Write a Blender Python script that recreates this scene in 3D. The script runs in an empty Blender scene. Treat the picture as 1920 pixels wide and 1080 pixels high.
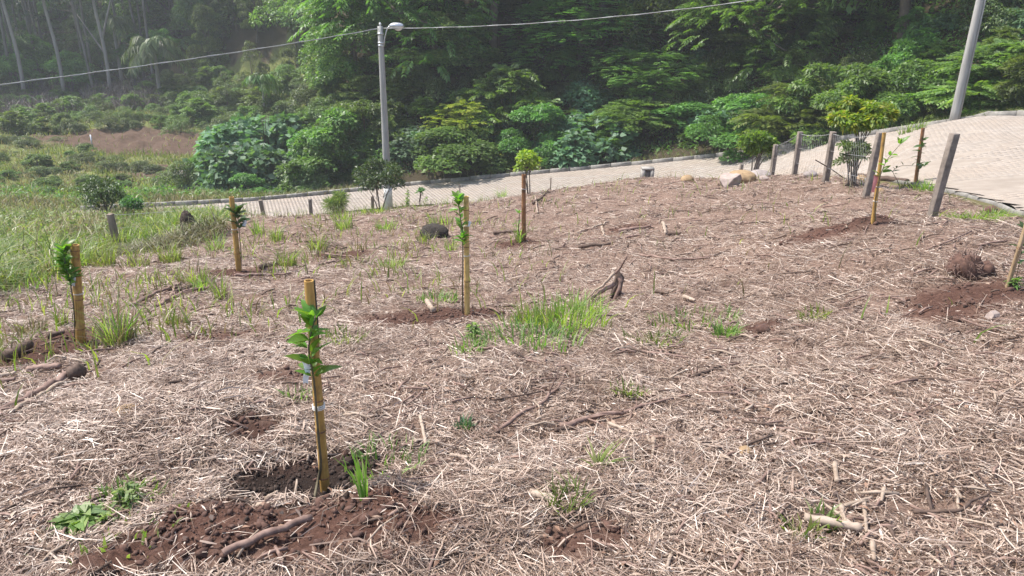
import bpy, math, random
import numpy as np
from mathutils import Matrix, Vector

random.seed(7)
rng = np.random.default_rng(7)
C = bpy.context.scene.collection
sc = bpy.context.scene
R = math.radians

# ------------------------------------------------------------------ camera, world, sun, exposure
F_PX, PITCH, ROLL, CZ = 1400.0, R(20.9), R(0.8), 10.0
cam_d = bpy.data.cameras.new('camera')
cam_d.sensor_width = 36.0
cam_d.lens = 36.0 * F_PX / 1920.0
cam_d.clip_start, cam_d.clip_end = 0.05, 2000
cam = bpy.data.objects.new('camera', cam_d)
C.objects.link(cam)
CAMR = Matrix.Rotation(R(90) - PITCH, 3, 'X') @ Matrix.Rotation(ROLL, 3, 'Z')
cam.matrix_world = Matrix.Translation((0, 0, CZ)) @ CAMR.to_4x4()
sc.camera = cam

SUN_AZ, SUN_EL = R(-76), R(61)           # azimuth from +Y (the view), negative = to the left
world = bpy.data.worlds.new('World')
sc.world = world
world.use_nodes = True
wn = world.node_tree
sky = wn.nodes.new('ShaderNodeTexSky')
sky.sky_type = 'NISHITA'
sky.sun_disc = False
sky.sun_elevation = SUN_EL
sky.sun_rotation = SUN_AZ
sky.air_density, sky.dust_density, sky.ozone_density = 1.0, 2.5, 1.0
bg = wn.nodes['Background']
bg.inputs['Strength'].default_value = 0.15
wn.links.new(sky.outputs[0], bg.inputs['Color'])
sun_d = bpy.data.lights.new('sun', 'SUN')
sun_d.energy = 4.6
sun_d.angle = R(2.2)
sun_d.color = (1.0, 0.955, 0.88)
sun = bpy.data.objects.new('sun', sun_d)
C.objects.link(sun)
sdir = Vector((math.sin(SUN_AZ) * math.cos(SUN_EL), math.cos(SUN_AZ) * math.cos(SUN_EL), math.sin(SUN_EL)))
sun.rotation_euler = (-sdir).to_track_quat('-Z', 'Y').to_euler()
sun.location = (0, 0, 60)
vs = sc.view_settings
vs.view_transform, vs.look, vs.gamma, vs.exposure = 'Standard', 'None', 1.0, 0.92
vs.use_curve_mapping = False
try:
    sc.cycles.max_bounces = 8
    sc.cycles.transparent_max_bounces = 8
    sc.cycles.volume_bounces = 1
    sc.cycles.use_denoising = True
except Exception:
    pass

# ------------------------------------------------------------------ picking places
CR = np.array(CAMR)
def ray(px, py):
    v = CR @ np.array([(px - 960) / F_PX, -(py - 540) / F_PX, -1.0])
    return v / math.hypot(v[0], v[1])            # horizontal length 1
def at(px, py, D):
    v = ray(px, py)
    return np.array([v[0] * D, v[1] * D, CZ + v[2] * D])
def project(P):
    P = np.atleast_2d(P) - np.array([0, 0, CZ])
    q = P @ CR
    return np.stack([960 + F_PX * q[:, 0] / -q[:, 2], 540 - F_PX * q[:, 1] / -q[:, 2]], 1), -q[:, 2]

# ------------------------------------------------------------------ noise
def _h(ix, iy, s):
    n = (ix.astype(np.int64) * 374761393 + iy.astype(np.int64) * 668265263 + s * 974634777) & 0x7fffffff
    n = ((n ^ (n >> 13)) * 1274126177) & 0x7fffffff
    n = n ^ (n >> 16)
    return (n & 0xffff) / 65535.0
def vnoise(x, y, s=0):
    x = np.asarray(x, float); y = np.asarray(y, float)
    ix, iy = np.floor(x), np.floor(y)
    fx, fy = x - ix, y - iy
    fx = fx * fx * (3 - 2 * fx); fy = fy * fy * (3 - 2 * fy)
    a = _h(ix, iy, s); b = _h(ix + 1, iy, s); c = _h(ix, iy + 1, s); d = _h(ix + 1, iy + 1, s)
    return (a * (1 - fx) + b * fx) * (1 - fy) + (c * (1 - fx) + d * fx) * fy
def fbm(x, y, o=4, s=0):
    t, a, w = 0, 1.0, 0
    for k in range(o):
        t = t + a * vnoise(x * 2 ** k + 17 * k, y * 2 ** k - 9 * k, s + k); w += a; a *= .5
    return t / w
def sstep(a, b, x):
    t = np.clip((x - a) / (b - a), 0, 1)
    return t * t * (3 - 2 * t)

# ------------------------------------------------------------------ road edges
far_px = [(-250, 414, 41), (0, 399, 39), (200, 391, 38), (420, 381, 37), (600, 366, 37), (750, 350, 37), (925, 334, 36.8), (1100, 318, 36.5),
          (1250, 304, 36), (1400, 288, 35), (1480, 277, 33.8), (1560, 265, 32.5), (1630, 254, 31.2), (1700, 243, 30), (1775, 233, 29), (1850, 225, 28), (1920, 218, 27)]
FAR = [at(*p) for p in far_px] + [np.array([21.5, 16, CZ - 3.1]), np.array([24, 9, CZ - 2.4])]
NEAR = [(-30, 31, 10.5), (-20, 31.4, 10.0), (-15, 31.9, 9.6), (-9.8, 32.3, 9.1), (-7.3, 32.5, 8.8), (-4, 32.6, 8.5), (-.2, 32.2, 8.15), (3.5, 31.2, 7.8),
        (6.6, 29.8, 7.4), (8.8, 27.9, 6.9), (9.25, 25.2, 6.1), (9.1, 22.5, 5.2)]
NEAR = [np.array([a, b, CZ - c]) for a, b, c in NEAR] + [at(*p) for p in [(1640, 333, 18.8), (1685, 338, 17.0), (1740, 347, 15.2), (1820, 364, 13.6), (1890, 384, 12.4), (1990, 412, 11.0)]] + [np.array([8.0, 5, CZ - 2.0])]
FAR, NEAR = np.array(FAR), np.array(NEAR)
def resample(P, n):
    t = np.linspace(0, len(P) - 1, n); i = np.clip(t.astype(int), 0, len(P) - 2); f = (t - i)[:, None]
    # catmull-rom
    p0, p1, p2, p3 = P[np.maximum(i - 1, 0)], P[i], P[i + 1], P[np.minimum(i + 2, len(P) - 1)]
    return .5 * ((2 * p1) + (-p0 + p2) * f + (2 * p0 - 5 * p1 + 4 * p2 - p3) * f ** 2 + (-p0 + 3 * p1 - 3 * p2 + p3) * f ** 3)
NS = 220
RF, RN = resample(FAR, NS), resample(NEAR, NS)
WT = np.linspace(0, 1, 15)
RS = RN[:, None, :] * (1 - WT)[None, :, None] + RF[:, None, :] * WT[None, :, None]     # road surface samples (s, across)

def _tps(r2): return np.where(r2 > 1e-12, .5 * r2 * np.log(r2 + 1e-12), 0)
def tps_fit(P, lam):
    n = len(P); A = np.zeros((n + 3, n + 3)); A[:n, :n] = _tps(((P[:, None, :2] - P[None, :, :2]) ** 2).sum(-1)) + np.eye(n) * lam
    A[:n, n] = 1; A[:n, n + 1:] = P[:, :2]; A[n, :n] = 1; A[n + 1:, :n] = P[:, :2].T
    w = np.linalg.solve(A, np.concatenate([P[:, 2], [0, 0, 0]])); return P, w
def tps_eval(fit, x, y):
    P, w = fit; n = len(P); x = np.asarray(x, float); y = np.asarray(y, float); out = np.empty(x.size); xf, yf = x.ravel(), y.ravel()
    for a in range(0, x.size, 20000):
        X = xf[a:a + 20000]; Y = yf[a:a + 20000]; r2 = (X[:, None] - P[None, :, 0]) ** 2 + (Y[:, None] - P[None, :, 1]) ** 2
        out[a:a + 20000] = _tps(r2) @ w[:n] + w[n] + w[n + 1] * X + w[n + 2] * Y
    return out.reshape(x.shape)
_k = np.linspace(0, NS - 1, 40).astype(int)
RFIT = tps_fit(np.concatenate([RF[_k], RN[_k], (RF[_k] + RN[_k]) / 2]), 1.0)
def road_z(x, y): return tps_eval(RFIT, x, y)
RS[:, :, 2] = road_z(RS[:, :, 0], RS[:, :, 1]); RF[:, 2] = RS[:, -1, 2]; RN[:, 2] = RS[:, 0, 2]

# ------------------------------------------------------------------ terrain
ctrl = []
def cp(px, py, D): ctrl.append(at(px, py, D))
def cr(x, y, drop): ctrl.append(np.array([x, y, CZ - drop]))
for a in [(610, 922, 2.95), (152, 645, 7.1), (448, 510, 10.4), (875, 592, 6.5), (982, 452, 12.2), (1635, 420, 8.9)]: cp(*a)
cr(0, 0, 1.62); cr(-3, 0, 1.85); cr(3, 0, 1.5); cr(0, -6, .9); cr(-8, -6, 1.3); cr(8, -6, .9); cr(4, 3.5, 1.75); cr(-4, 2.5, 2.35)
cr(6, 3, 1.9); cr(-9, 4, 3.2); cr(-14, 2, 3.9); cr(-14, -6, 2.6); cr(13, 0, 1.7)
for px, py, D in [(1000, 366, 21), (1200, 334, 21.5), (820, 390, 20.5), (650, 406, 19), (1330, 340, 19), (700, 470, 12.5), (1200, 420, 12.5), (1350, 520, 8.2), (1888, 540, 6.9), (1500, 700, 4.8), (1000, 700, 4.5), (300, 800, 4.0)]: cp(px, py, D)
# fence posts: base below the visible top
POSTS = [(1790, 250, 10.5, 1.07), (1651, 248, 13, 1.07), (1563, 247, 16.4, 1.05), (1501, 247, 19, 1.05), (1455, 271, 21.6, 1.05), (1423, 289, 24.5, 1.05), (1391, 307, 27.4, 1.0)]
POSTS2 = [(1033, 333, 31.2, 1.0), (862, 345, 31.2, 1.0), (698, 368, 29.6, 1.0), (640, 369, 26.8, 1.05), (581, 373, 24.4, 1.05), (488, 375, 21.4, 1.05), (206, 401, 16.3, .85)]
for px, py, D, h in POSTS + POSTS2:
    p = at(px, py, D); ctrl.append(p - np.array([0, 0, h]))
cr(-30, 6, 5.5)
for px, py, D in [(60, 500, 14), (60, 440, 19), (220, 440, 16), (220, 420, 21), (60, 415, 25), (330, 418, 17.5), (350, 404, 23), (-150, 470, 18), (-150, 425, 27), (450, 408, 19.5)]: cp(px, py, D)
for i in range(0, len(FAR), 1):
    ctrl.append(FAR[i]); ctrl.append(NEAR[i] + np.array([0, 0, .05]))
# bank beyond the road
def beyond(px, D, drop):
    v = ray(px, 300); ctrl.append(np.array([v[0] * D, v[1] * D, CZ - drop]))
for px, D0, d0 in [(750, 37, 8.5), (1000, 36.7, 7.9), (1250, 36, 7.1), (1500, 33.4, 6.0), (1700, 30, 4.8), (1900, 27, 3.8)]:
    for dd, up in [(3, .5), (8, 3.0), (16, 7.6), (30, 15), (60, 33), (110, 62), (180, 95)]:
        beyond(px, D0 + dd, d0 - up)
for px, D, y in [(600, 42, 352), (400, 42, 368), (150, 44, 378), (-150, 46, 385), (400, 55, 300), (150, 58, 300), (-100, 58, 300), (560, 56, 270), (100, 72, 235), (300, 72, 215), (-150, 75, 230), (450, 80, 170), (250, 92, 160), (50, 95, 160), (-200, 95, 165), (560, 75, 190)]:
    cp(px, y, D)
for px, D, drop in [(-200, 130, 3), (100, 130, 2), (350, 130, -2), (560, 120, -8), (-200, 200, -30), (200, 200, -34), (520, 200, -50), (-300, 270, -60), (300, 270, -66), (700, 270, -110)]:
    beyond(px, D, drop)
cr(40, 20, -6); cr(60, 60, -40); cr(34, 5, 0); cr(40, -6, 1)
cr(-45, 10, 8); cr(-60, 40, 9.5); cr(-40, -6, 5)
ctrl = np.array(ctrl)
# drop near duplicates
keep = []
for i, p in enumerate(ctrl):
    if all(np.hypot(*(p[:2] - ctrl[j][:2])) > .35 for j in keep): keep.append(i)
ctrl = ctrl[keep]
def _tps(r2): return np.where(r2 > 1e-12, .5 * r2 * np.log(r2 + 1e-12), 0)
_n = len(ctrl)
_K = _tps(((ctrl[:, None, :2] - ctrl[None, :, :2]) ** 2).sum(-1))
_A = np.zeros((_n + 3, _n + 3)); _A[:_n, :_n] = _K + np.eye(_n) * .35
_A[:_n, _n] = 1; _A[:_n, _n + 1:] = ctrl[:, :2]; _A[_n, :_n] = 1; _A[_n + 1:, :_n] = ctrl[:, :2].T
_w = np.linalg.solve(_A, np.concatenate([ctrl[:, 2], [0, 0, 0]]))
def tps(x, y):
    out = np.empty(x.size); xf, yf = x.ravel(), y.ravel()
    for a in range(0, x.size, 20000):
        X = xf[a:a + 20000]; Y = yf[a:a + 20000]
        r2 = (X[:, None] - ctrl[None, :, 0]) ** 2 + (Y[:, None] - ctrl[None, :, 1]) ** 2
        out[a:a + 20000] = _tps(r2) @ _w[:_n] + _w[_n] + _w[_n + 1] * X + _w[_n + 2] * Y
    return out.reshape(x.shape)

NV, NU, KY, Y0, Y1 = 390, 400, 4.3, -8.0, 320.0
def yv(v): return Y0 + (Y1 - Y0) * (np.exp(KY * v) - 1) / (math.exp(KY) - 1)
def vy(y): return np.log(1 + (y - Y0) / (Y1 - Y0) * (math.exp(KY) - 1)) / KY
def hw(y): return 14 + .95 * np.maximum(y + 4, 0)
def xu(u, y): # denser around the centre
    return np.sign(u) * np.abs(u) ** 1.35 * hw(y)
def ux(x, y):
    t = x / hw(y); return np.sign(t) * np.abs(t) ** (1 / 1.35)
gv, gu = np.meshgrid(np.linspace(0, 1, NV), np.linspace(-1, 1, NU), indexing='ij')
GY = yv(gv); GX = xu(gu, GY)
GZ = tps(GX, GY)
# distance to the road and its level
rs = RS.reshape(-1, 3)
nearmask = (GY < 60) & (GY > 2)
DR = np.full(GX.shape, 99.0); ZR = np.zeros(GX.shape)
idx = np.argwhere(nearmask)
for a in range(0, len(idx), 4000):
    ii = idx[a:a + 4000]
    X = GX[ii[:, 0], ii[:, 1]]; Y = GY[ii[:, 0], ii[:, 1]]
    d2 = (X[:, None] - rs[None, :, 0]) ** 2 + (Y[:, None] - rs[None, :, 1]) ** 2
    k = d2.argmin(1)
    DR[ii[:, 0], ii[:, 1]] = np.sqrt(d2[np.arange(len(k)), k]); ZR[ii[:, 0], ii[:, 1]] = rs[k, 2]
nr = DR < 3
ZR[nr] = road_z(GX[nr], GY[nr])
w = 1 - sstep(.25, 1.0, DR)
lump = (fbm(GX * 1.1, GY * 1.1, 4, 3) - .5)
far_f = sstep(25, 60, GY)
GZ = GZ + (1 - w) * (lump * (.16 + .7 * far_f) + (fbm(GX * 5, GY * 5, 3, 11) - .5) * .085 * (1 - far_f))
GZ = GZ * (1 - w) + (ZR - .05) * w

# dug soil patches (px, py, rx, ry in metres, strength)
PATCHES = []
def patch(x, y, rx, ry, rot, depth, wet=0.0): PATCHES.append((x, y, rx, ry, rot, depth, wet))
def H(x, y):
    x = np.asarray(x, float); y = np.asarray(y, float)
    v = np.clip(vy(y), 0, 1) * (NV - 1); u = (np.clip(ux(x, y), -1, 1) + 1) / 2 * (NU - 1)
    i = np.clip(v.astype(int), 0, NV - 2); j = np.clip(u.astype(int), 0, NU - 2)
    fv, fu = v - i, u - j
    return ((GZ[i, j] * (1 - fu) + GZ[i, j + 1] * fu) * (1 - fv) + (GZ[i + 1, j] * (1 - fu) + GZ[i + 1, j + 1] * fu) * fv)
def put(px, py, dmin=1.2, dmax=150):
    """ground point seen at a pixel of the photograph"""
    v = ray(px, py); D = np.concatenate([np.linspace(dmin, 20, 1500), np.linspace(20.02, dmax, 2500)])
    z = CZ + v[2] * D; h = H(v[0] * D, v[1] * D)
    k = np.argmax(z < h)
    if not (z < h).any(): k = len(D) - 1
    d = D[k]
    return np.array([v[0] * d, v[1] * d, float(H(v[0] * d, v[1] * d))])
def put_many(P):
    return np.array([put(*p) for p in P])


# ------------------------------------------------------------------ dug soil hollows and heaps worked into the ground
#        px    py   rx   ry   rot  depth wet      (metres; depth < 0 digs, > 0 heaps)
for px, py, rx, ry, rot, dep, wet in [(580, 908, .42, .32, 0, -.02, 1.0), (560, 1015, .85, .32, .15, .06, .15), (400, 1010, .28, .2, .3, .04, .1), (700, 985, .25, .18, 0, .05, .1), (800, 602, .62, .5, .1, .03, .25), (900, 590, .3, .3, 0, .02, .2),
        (65, 668, .65, .6, 0, -.05, .3), (120, 640, .4, .35, 0, .04, .3), (470, 793, .2, .17, 0, -.07, .5), (430, 628, .4, .25, .2, -.03, .2), (1580, 432, .7, .32, .1, .03, .1), (1640, 422, .3, .3, 0, .05, .4), (1835, 556, .6, .42, 0, .02, .2), (1790, 590, .4, .22, 0, .03, .1),
        (960, 460, .45, .4, 0, .03, .2), (760, 470, .3, .2, 0, .02, .1), (1430, 620, .2, .15, 0, .04, .2), (1180, 430, .4, .3, 0, .04, .1), (455, 515, .5, .4, 0, .0, .2), (520, 700, .25, .12, 0, -.02, .2), (640, 480, .5, .4, 0, .02, .2), (1100, 1010, .2, .15, 0, -.02, .2)]:
    p = put(px, py); patch(p[0], p[1], rx, ry, rot, dep, wet)
def soil_at(x, y):
    m = np.zeros(np.shape(x)); wt = np.zeros(np.shape(x)); dz = np.zeros(np.shape(x))
    for (cx, cy, rx, ry, rot, dep, wet) in PATCHES:
        dx, dy = x - cx, y - cy; c, s = math.cos(rot), math.sin(rot)
        r = np.sqrt(((dx * c + dy * s) / rx) ** 2 + ((-dx * s + dy * c) / ry) ** 2)
        r = r + (fbm(x * 4 + cx, y * 4 + cy, 3, 31) - .5) * .9
        k = 1 - sstep(.65, 1.15, r)
        m = np.maximum(m, k); wt = np.maximum(wt, k * wet); dz = dz + k * dep
    return m, wt, dz
nearm = GY < 24
sm, sw, sz = soil_at(GX, GY)
GZ = GZ + sz + sm * (fbm(GX * 14, GY * 14, 3, 5) - .5) * .09 * (GY < 14)

# ------------------------------------------------------------------ lot outline
weed_edge = [put(*p)[:2] for p in [(-60, 575), (0, 548), (110, 512), (215, 478), (330, 452), (430, 425)]]
LOT = [(6.4, 8.8), (6.75, 10.3), (7.0, 11.5), (7.25, 13.2), (7.65, 15), (8.0, 16.8), (8.5, 20.4), (8.7, 23.3), (8.4, 26.6), (1.6, 30.3), (-2.3, 30.3), (-5.4, 28.4), (-6.1, 26), (-6.5, 23.5), (-6.9, 20.2), (-6.3, 15)] + [tuple(p) for p in weed_edge[::-1]] + [(-14, 5), (-14, -7), (14, -7), (9.5, 1.5), (6.8, 5)]
LOT = np.array(LOT, float)
def inside(x, y, P):
    c = np.zeros(np.shape(x), bool); n = len(P)
    for i in range(n):
        x1, y1 = P[i]; x2, y2 = P[(i + 1) % n]
        t = ((y1 > y) != (y2 > y)) & (x < (x2 - x1) * (y - y1) / (y2 - y1 + 1e-12) + x1)
        c ^= t
    return c

# ------------------------------------------------------------------ materials
def nt(name):
    m = bpy.data.materials.new(name); m.use_nodes = True
    return m, m.node_tree, m.node_tree.nodes['Principled BSDF']
def N(t, typ, **kw):
    n = t.nodes.new(typ)
    for k, v in kw.items():
        if k in n.inputs: n.inputs[k].default_value = v
        else: setattr(n, k, v)
    return n
def ramp(t, fac, stops):
    n = t.nodes.new('ShaderNodeValToRGB')
    while len(n.color_ramp.elements) < len(stops): n.color_ramp.elements.new(.5)
    for e, (p, c) in zip(n.color_ramp.elements, stops):
        e.position = p; e.color = (c[0], c[1], c[2], 1)
    t.links.new(fac, n.inputs[0]); return n.outputs[0]
def mixc(t, fac, a, b, mode='MIX'):
    n = t.nodes.new('ShaderNodeMix'); n.data_type = 'RGBA'; n.blend_type = mode
    for s, v in ((0, fac), (6, a), (7, b)):
        if hasattr(v, 'is_linked') or hasattr(v, 'links'): t.links.new(v, n.inputs[s])
        else: n.inputs[s].default_value = v if not isinstance(v, tuple) else (*v, 1)[:4]
    return n.outputs[2]
def noise(t, scale, detail=4, rough=.55, coord='Object', vec=None):
    n = t.nodes.new('ShaderNodeTexNoise'); n.inputs['Scale'].default_value = scale; n.inputs['Detail'].default_value = detail; n.inputs['Roughness'].default_value = rough
    if vec is None:
        c = t.nodes.new('ShaderNodeTexCoord'); vec = c.outputs[coord]
    t.links.new(vec, n.inputs['Vector']); return n.outputs['Fac']
def bump(t, b, h, strength, dist):
    n = t.nodes.new('ShaderNodeBump'); n.inputs['Strength'].default_value = strength; n.inputs['Distance'].default_value = dist
    t.links.new(h, n.inputs['Height']); t.links.new(n.outputs[0], b.inputs['Normal'])
def leafmat(name, cols, transl=.35, rough=.45, nscale=.7, tcol=None, spec=.5):
    m, t, b = nt(name)
    g = t.nodes.new('ShaderNodeNewGeometry'); oi = t.nodes.new('ShaderNodeObjectInfo')
    k = len(cols)
    c1 = ramp(t, g.outputs['Random Per Island'], [(i / (k - 1), c) for i, c in enumerate(cols)])
    nz = noise(t, nscale, 3)
    mp = t.nodes.new('ShaderNodeMapRange'); mp.inputs[1].default_value = .3; mp.inputs[2].default_value = .7; mp.inputs[3].default_value = .62; mp.inputs[4].default_value = 1.4
    t.links.new(nz, mp.inputs[0])
    mr = t.nodes.new('ShaderNodeMapRange'); mr.inputs[3].default_value = .75; mr.inputs[4].default_value = 1.25
    t.links.new(oi.outputs['Random'], mr.inputs[0])
    mu = t.nodes.new('ShaderNodeMath'); mu.operation = 'MULTIPLY'; t.links.new(mp.outputs[0], mu.inputs[0]); t.links.new(mr.outputs[0], mu.inputs[1])
    hs = t.nodes.new('ShaderNodeHueSaturation'); t.links.new(c1, hs.inputs['Color']); t.links.new(mu.outputs[0], hs.inputs['Value'])
    mh = t.nodes.new('ShaderNodeMapRange'); mh.inputs[3].default_value = .475; mh.inputs[4].default_value = .525
    t.links.new(oi.outputs['Random'], mh.inputs[0]); t.links.new(mh.outputs[0], hs.inputs['Hue'])
    t.links.new(hs.outputs[0], b.inputs['Base Color']); b.inputs['Roughness'].default_value = rough
    b.inputs['Specular IOR Level'].default_value = spec
    tr = t.nodes.new('ShaderNodeBsdfTranslucent')
    tc = mixc(t, 1.0, hs.outputs[0], tcol or (1.5, 1.7, .55), 'MULTIPLY'); t.links.new(tc, tr.inputs['Color'])
    mx = t.nodes.new('ShaderNodeMixShader'); mx.inputs[0].default_value = transl
    t.links.new(b.outputs[0], mx.inputs[1]); t.links.new(tr.outputs[0], mx.inputs[2])
    t.links.new(mx.outputs[0], t.nodes['Material Output'].inputs['Surface'])
    return m
def simple(name, c1, c2, scale=8, rough=.8, bs=.3, bd=.01, stretch=None, detail=5, metal=0):
    m, t, b = nt(name)
    vec = None
    tc = t.nodes.new('ShaderNodeTexCoord')
    if stretch:
        mp = t.nodes.new('ShaderNodeMapping'); mp.inputs['Scale'].default_value = stretch
        t.links.new(tc.outputs['Object'], mp.inputs['Vector']); vec = mp.outputs[0]
    nz = noise(t, scale, detail, .6, vec=vec)
    t.links.new(ramp(t, nz, [(.3, c1), (.7, c2)]), b.inputs['Base Color'])
    b.inputs['Roughness'].default_value = rough; b.inputs['Metallic'].default_value = metal
    if bs: bump(t, b, nz, bs, bd)
    return m
M = {}
M['leaf_mid'] = leafmat('leaf_mid', [(0.072, 0.143, 0.040), (0.108, 0.200, 0.052), (0.158, 0.258, 0.065)], .42)
M['leaf_dark'] = leafmat('leaf_dark', [(0.064, 0.127, 0.048), (0.091, 0.174, 0.060), (0.127, 0.218, 0.069)], .36)
M['leaf_vine'] = leafmat('leaf_vine', [(0.081, 0.141, 0.043), (0.128, 0.202, 0.059), (0.188, 0.255, 0.074)], .42, nscale=.5)
M['leaf_lime'] = leafmat('leaf_lime', [(0.150, 0.240, 0.045), (0.240, 0.330, 0.060), (0.330, 0.375, 0.060)], .45)
M['leaf_blue'] = leafmat('leaf_blue', [(0.066, 0.138, 0.070), (0.096, 0.180, 0.090), (0.132, 0.216, 0.114)], .34, rough=.5)
M['leaf_pale'] = leafmat('leaf_pale', [(.07, .11, .04), (.11, .16, .06), (.15, .19, .08)], .38)
M['leaf_citrus'] = leafmat('leaf_citrus', [(0.086, 0.198, 0.040), (0.132, 0.264, 0.046), (0.211, 0.330, 0.066)], .5, rough=.4, nscale=6)
M['leaf_yellow'] = leafmat('leaf_yellow', [(.09, .15, .03), (.14, .22, .03), (.2, .27, .04), (.32, .3, .05)], .45, rough=.45, nscale=3)
M['leaf_glossy'] = leafmat('leaf_glossy', [(0.039, 0.085, 0.026), (0.065, 0.117, 0.039), (0.098, 0.156, 0.046)], .3, rough=.42)
M['leaf_euc'] = leafmat('leaf_euc', [(0.036, 0.060, 0.030), (0.054, 0.090, 0.042), (0.084, 0.108, 0.054)], .35)
M['grass_green'] = leafmat('grass_green', [(.07, .115, .025), (.12, .17, .035), (.19, .23, .06), (.28, .27, .12)], .42, nscale=.8)
M['grass_meadow'] = leafmat('grass_meadow', [(.1, .14, .035), (.15, .2, .045), (.22, .25, .08), (.24, .22, .1)], .35, nscale=.25)
M['grass_dry'] = leafmat('grass_dry', [(.2, .165, .085), (.3, .26, .14), (.17, .15, .08), (.2, .23, .07)], .3, tcol=(1.2, 1.1, .8), nscale=.8)
M['reed_dead'] = leafmat('reed_dead', [(.09, .075, .07), (.15, .125, .115), (.22, .19, .17), (.07, .06, .05)], .2, tcol=(1, .95, .9), nscale=.3)
M['weed'] = leafmat('weed', [(0.108, 0.180, 0.048), (0.168, 0.240, 0.072), (0.264, 0.324, 0.120)], .4, nscale=2)
M['brush'] = leafmat('brush', [(.06, .045, .03), (.13, .1, .06), (.2, .16, .1), (.1, .12, .04)], .2, nscale=2)
M['bark'] = simple('bark', (.09, .07, .055), (.2, .16, .13), 5, .9, .5, .02)
M['bark_pale'] = simple('bark_pale', (.2, .18, .16), (.38, .34, .3), 2.2, .85, .3, .02, (1, 1, .2))
M['stem'] = simple('stem', (.07, .06, .035), (.14, .11, .06), 20, .7)
M['stick'] = simple('stick', (.12, .07, .055), (.3, .2, .16), 16, .8, .5, .006, (1, 1, .35))
M['stick_pale'] = simple('stick_pale', (.22, .16, .115), (.42, .33, .26), 18, .75, .4, .005)
M['stick_dark'] = simple('stick_dark', (.05, .032, .025), (.14, .09, .065), 18, .85, .6, .008)
M['clump'] = simple('clump', (.014, .011, .008), (.04, .03, .022), 14, .95, .9, .03)
M['grass_bright'] = leafmat('grass_bright', [(.12, .21, .04), (.18, .29, .055), (.26, .34, .09), (.3, .32, .14)], .5, nscale=2)
M['bark_grey'] = simple('bark_grey', (.1, .09, .08), (.24, .21, .185), 2.2, .85, .3, .02, (1, 1, .2))
M['soil'] = simple('soil', (.06, .03, .023), (.13, .07, .05), 22, .95, .7, .01)
M['soil_dark'] = simple('soil_dark', (.026, .016, .012), (.06, .037, .027), 26, .95, .8, .012)
M['concrete'] = simple('concrete', (.24, .22, .2), (.37, .345, .315), 9, .85, .35, .006)
M['pole_concrete'] = simple('pole_concrete', (.22, .215, .2), (.42, .41, .385), 5, .85, .3, .005, (1, 1, .12))
M['post_concrete'] = simple('post_concrete', (.11, .088, .072), (.27, .225, .19), 12, .9, .5, .006)
M['post_wood'] = simple('post_wood', (.13, .1, .075), (.27, .21, .16), 10, .9, .5, .006, (1, 1, .15))
M['kerb'] = simple('kerb', (.16, .15, .135), (.33, .31, .28), 5, .9, .4, .006)
M['kerb_white'] = simple('kerb_white', (.5, .48, .44), (.72, .7, .66), 9, .8, .3, .004)
M['white_paint'] = simple('white_paint', (.55, .55, .52), (.72, .72, .69), 7, .7, .15, .002)
M['metal'] = simple('metal', (.45, .46, .47), (.6, .61, .62), 12, .35, .05, .001, metal=.7)
M['wire'] = simple('wire', (.42, .42, .41), (.55, .55, .54), 30, .5, 0)
M['cable'] = simple('cable', (.3, .3, .29), (.42, .42, .4), 30, .6, 0)
M['string'] = simple('string', (.7, .68, .62), (.8, .78, .74), 30, .8, 0)
M['tag'] = simple('tag', (.74, .75, .78), (.82, .83, .85), 20, .4, 0)
M['pink'] = simple('pink', (.65, .2, .2), (.75, .32, .3), 20, .5, 0)
M['rock_grey'] = simple('rock_grey', (.2, .165, .15), (.36, .31, .29), 10, .85, .7, .02)
M['rock_ochre'] = simple('rock_ochre', (.2, .13, .07), (.38, .26, .14), 9, .85, .6, .02)
M['rock_pale'] = simple('rock_pale', (.22, .17, .15), (.4, .32, .28), 9, .8, .6, .02)
M['rock_dark'] = simple('rock_dark', (.08, .06, .05), (.2, .15, .13), 12, .85, .7, .02)
M['hole'] = simple('hole', (.05, .045, .04), (.09, .08, .07), 12, .9, 0)

def bamboo(name, a, b_, dark):
    m, t, b = nt(name)
    tc = t.nodes.new('ShaderNodeTexCoord'); mp = t.nodes.new('ShaderNodeMapping'); mp.inputs['Scale'].default_value = (1, 1, .08)
    t.links.new(tc.outputs['Object'], mp.inputs['Vector'])
    n1 = noise(t, 60, 4, .6, vec=mp.outputs[0]); n2 = noise(t, 9, 5, .65)
    c = ramp(t, n1, [(.3, a), (.7, b_)])
    f = ramp(t, n2, [(.5, (0, 0, 0)), (.68, (1, 1, 1))])
    c = mixc(t, f, c, dark); t.links.new(c, b.inputs['Base Color']); b.inputs['Roughness'].default_value = .42
    bump(t, b, n1, .2, .002); return m
M['bamboo'] = bamboo('bamboo', (.36, .19, .045), (.52, .33, .1), (.2, .11, .04))
M['bamboo_pale'] = bamboo('bamboo_pale', (.5, .33, .1), (.64, .45, .17), (.28, .17, .06))
M['bamboo_brown'] = bamboo('bamboo_brown', (.2, .09, .04), (.32, .15, .06), (.07, .04, .025))
M['split_wood'] = bamboo('split_wood', (.3, .21, .12), (.42, .3, .18), (.2, .13, .08))

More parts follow.
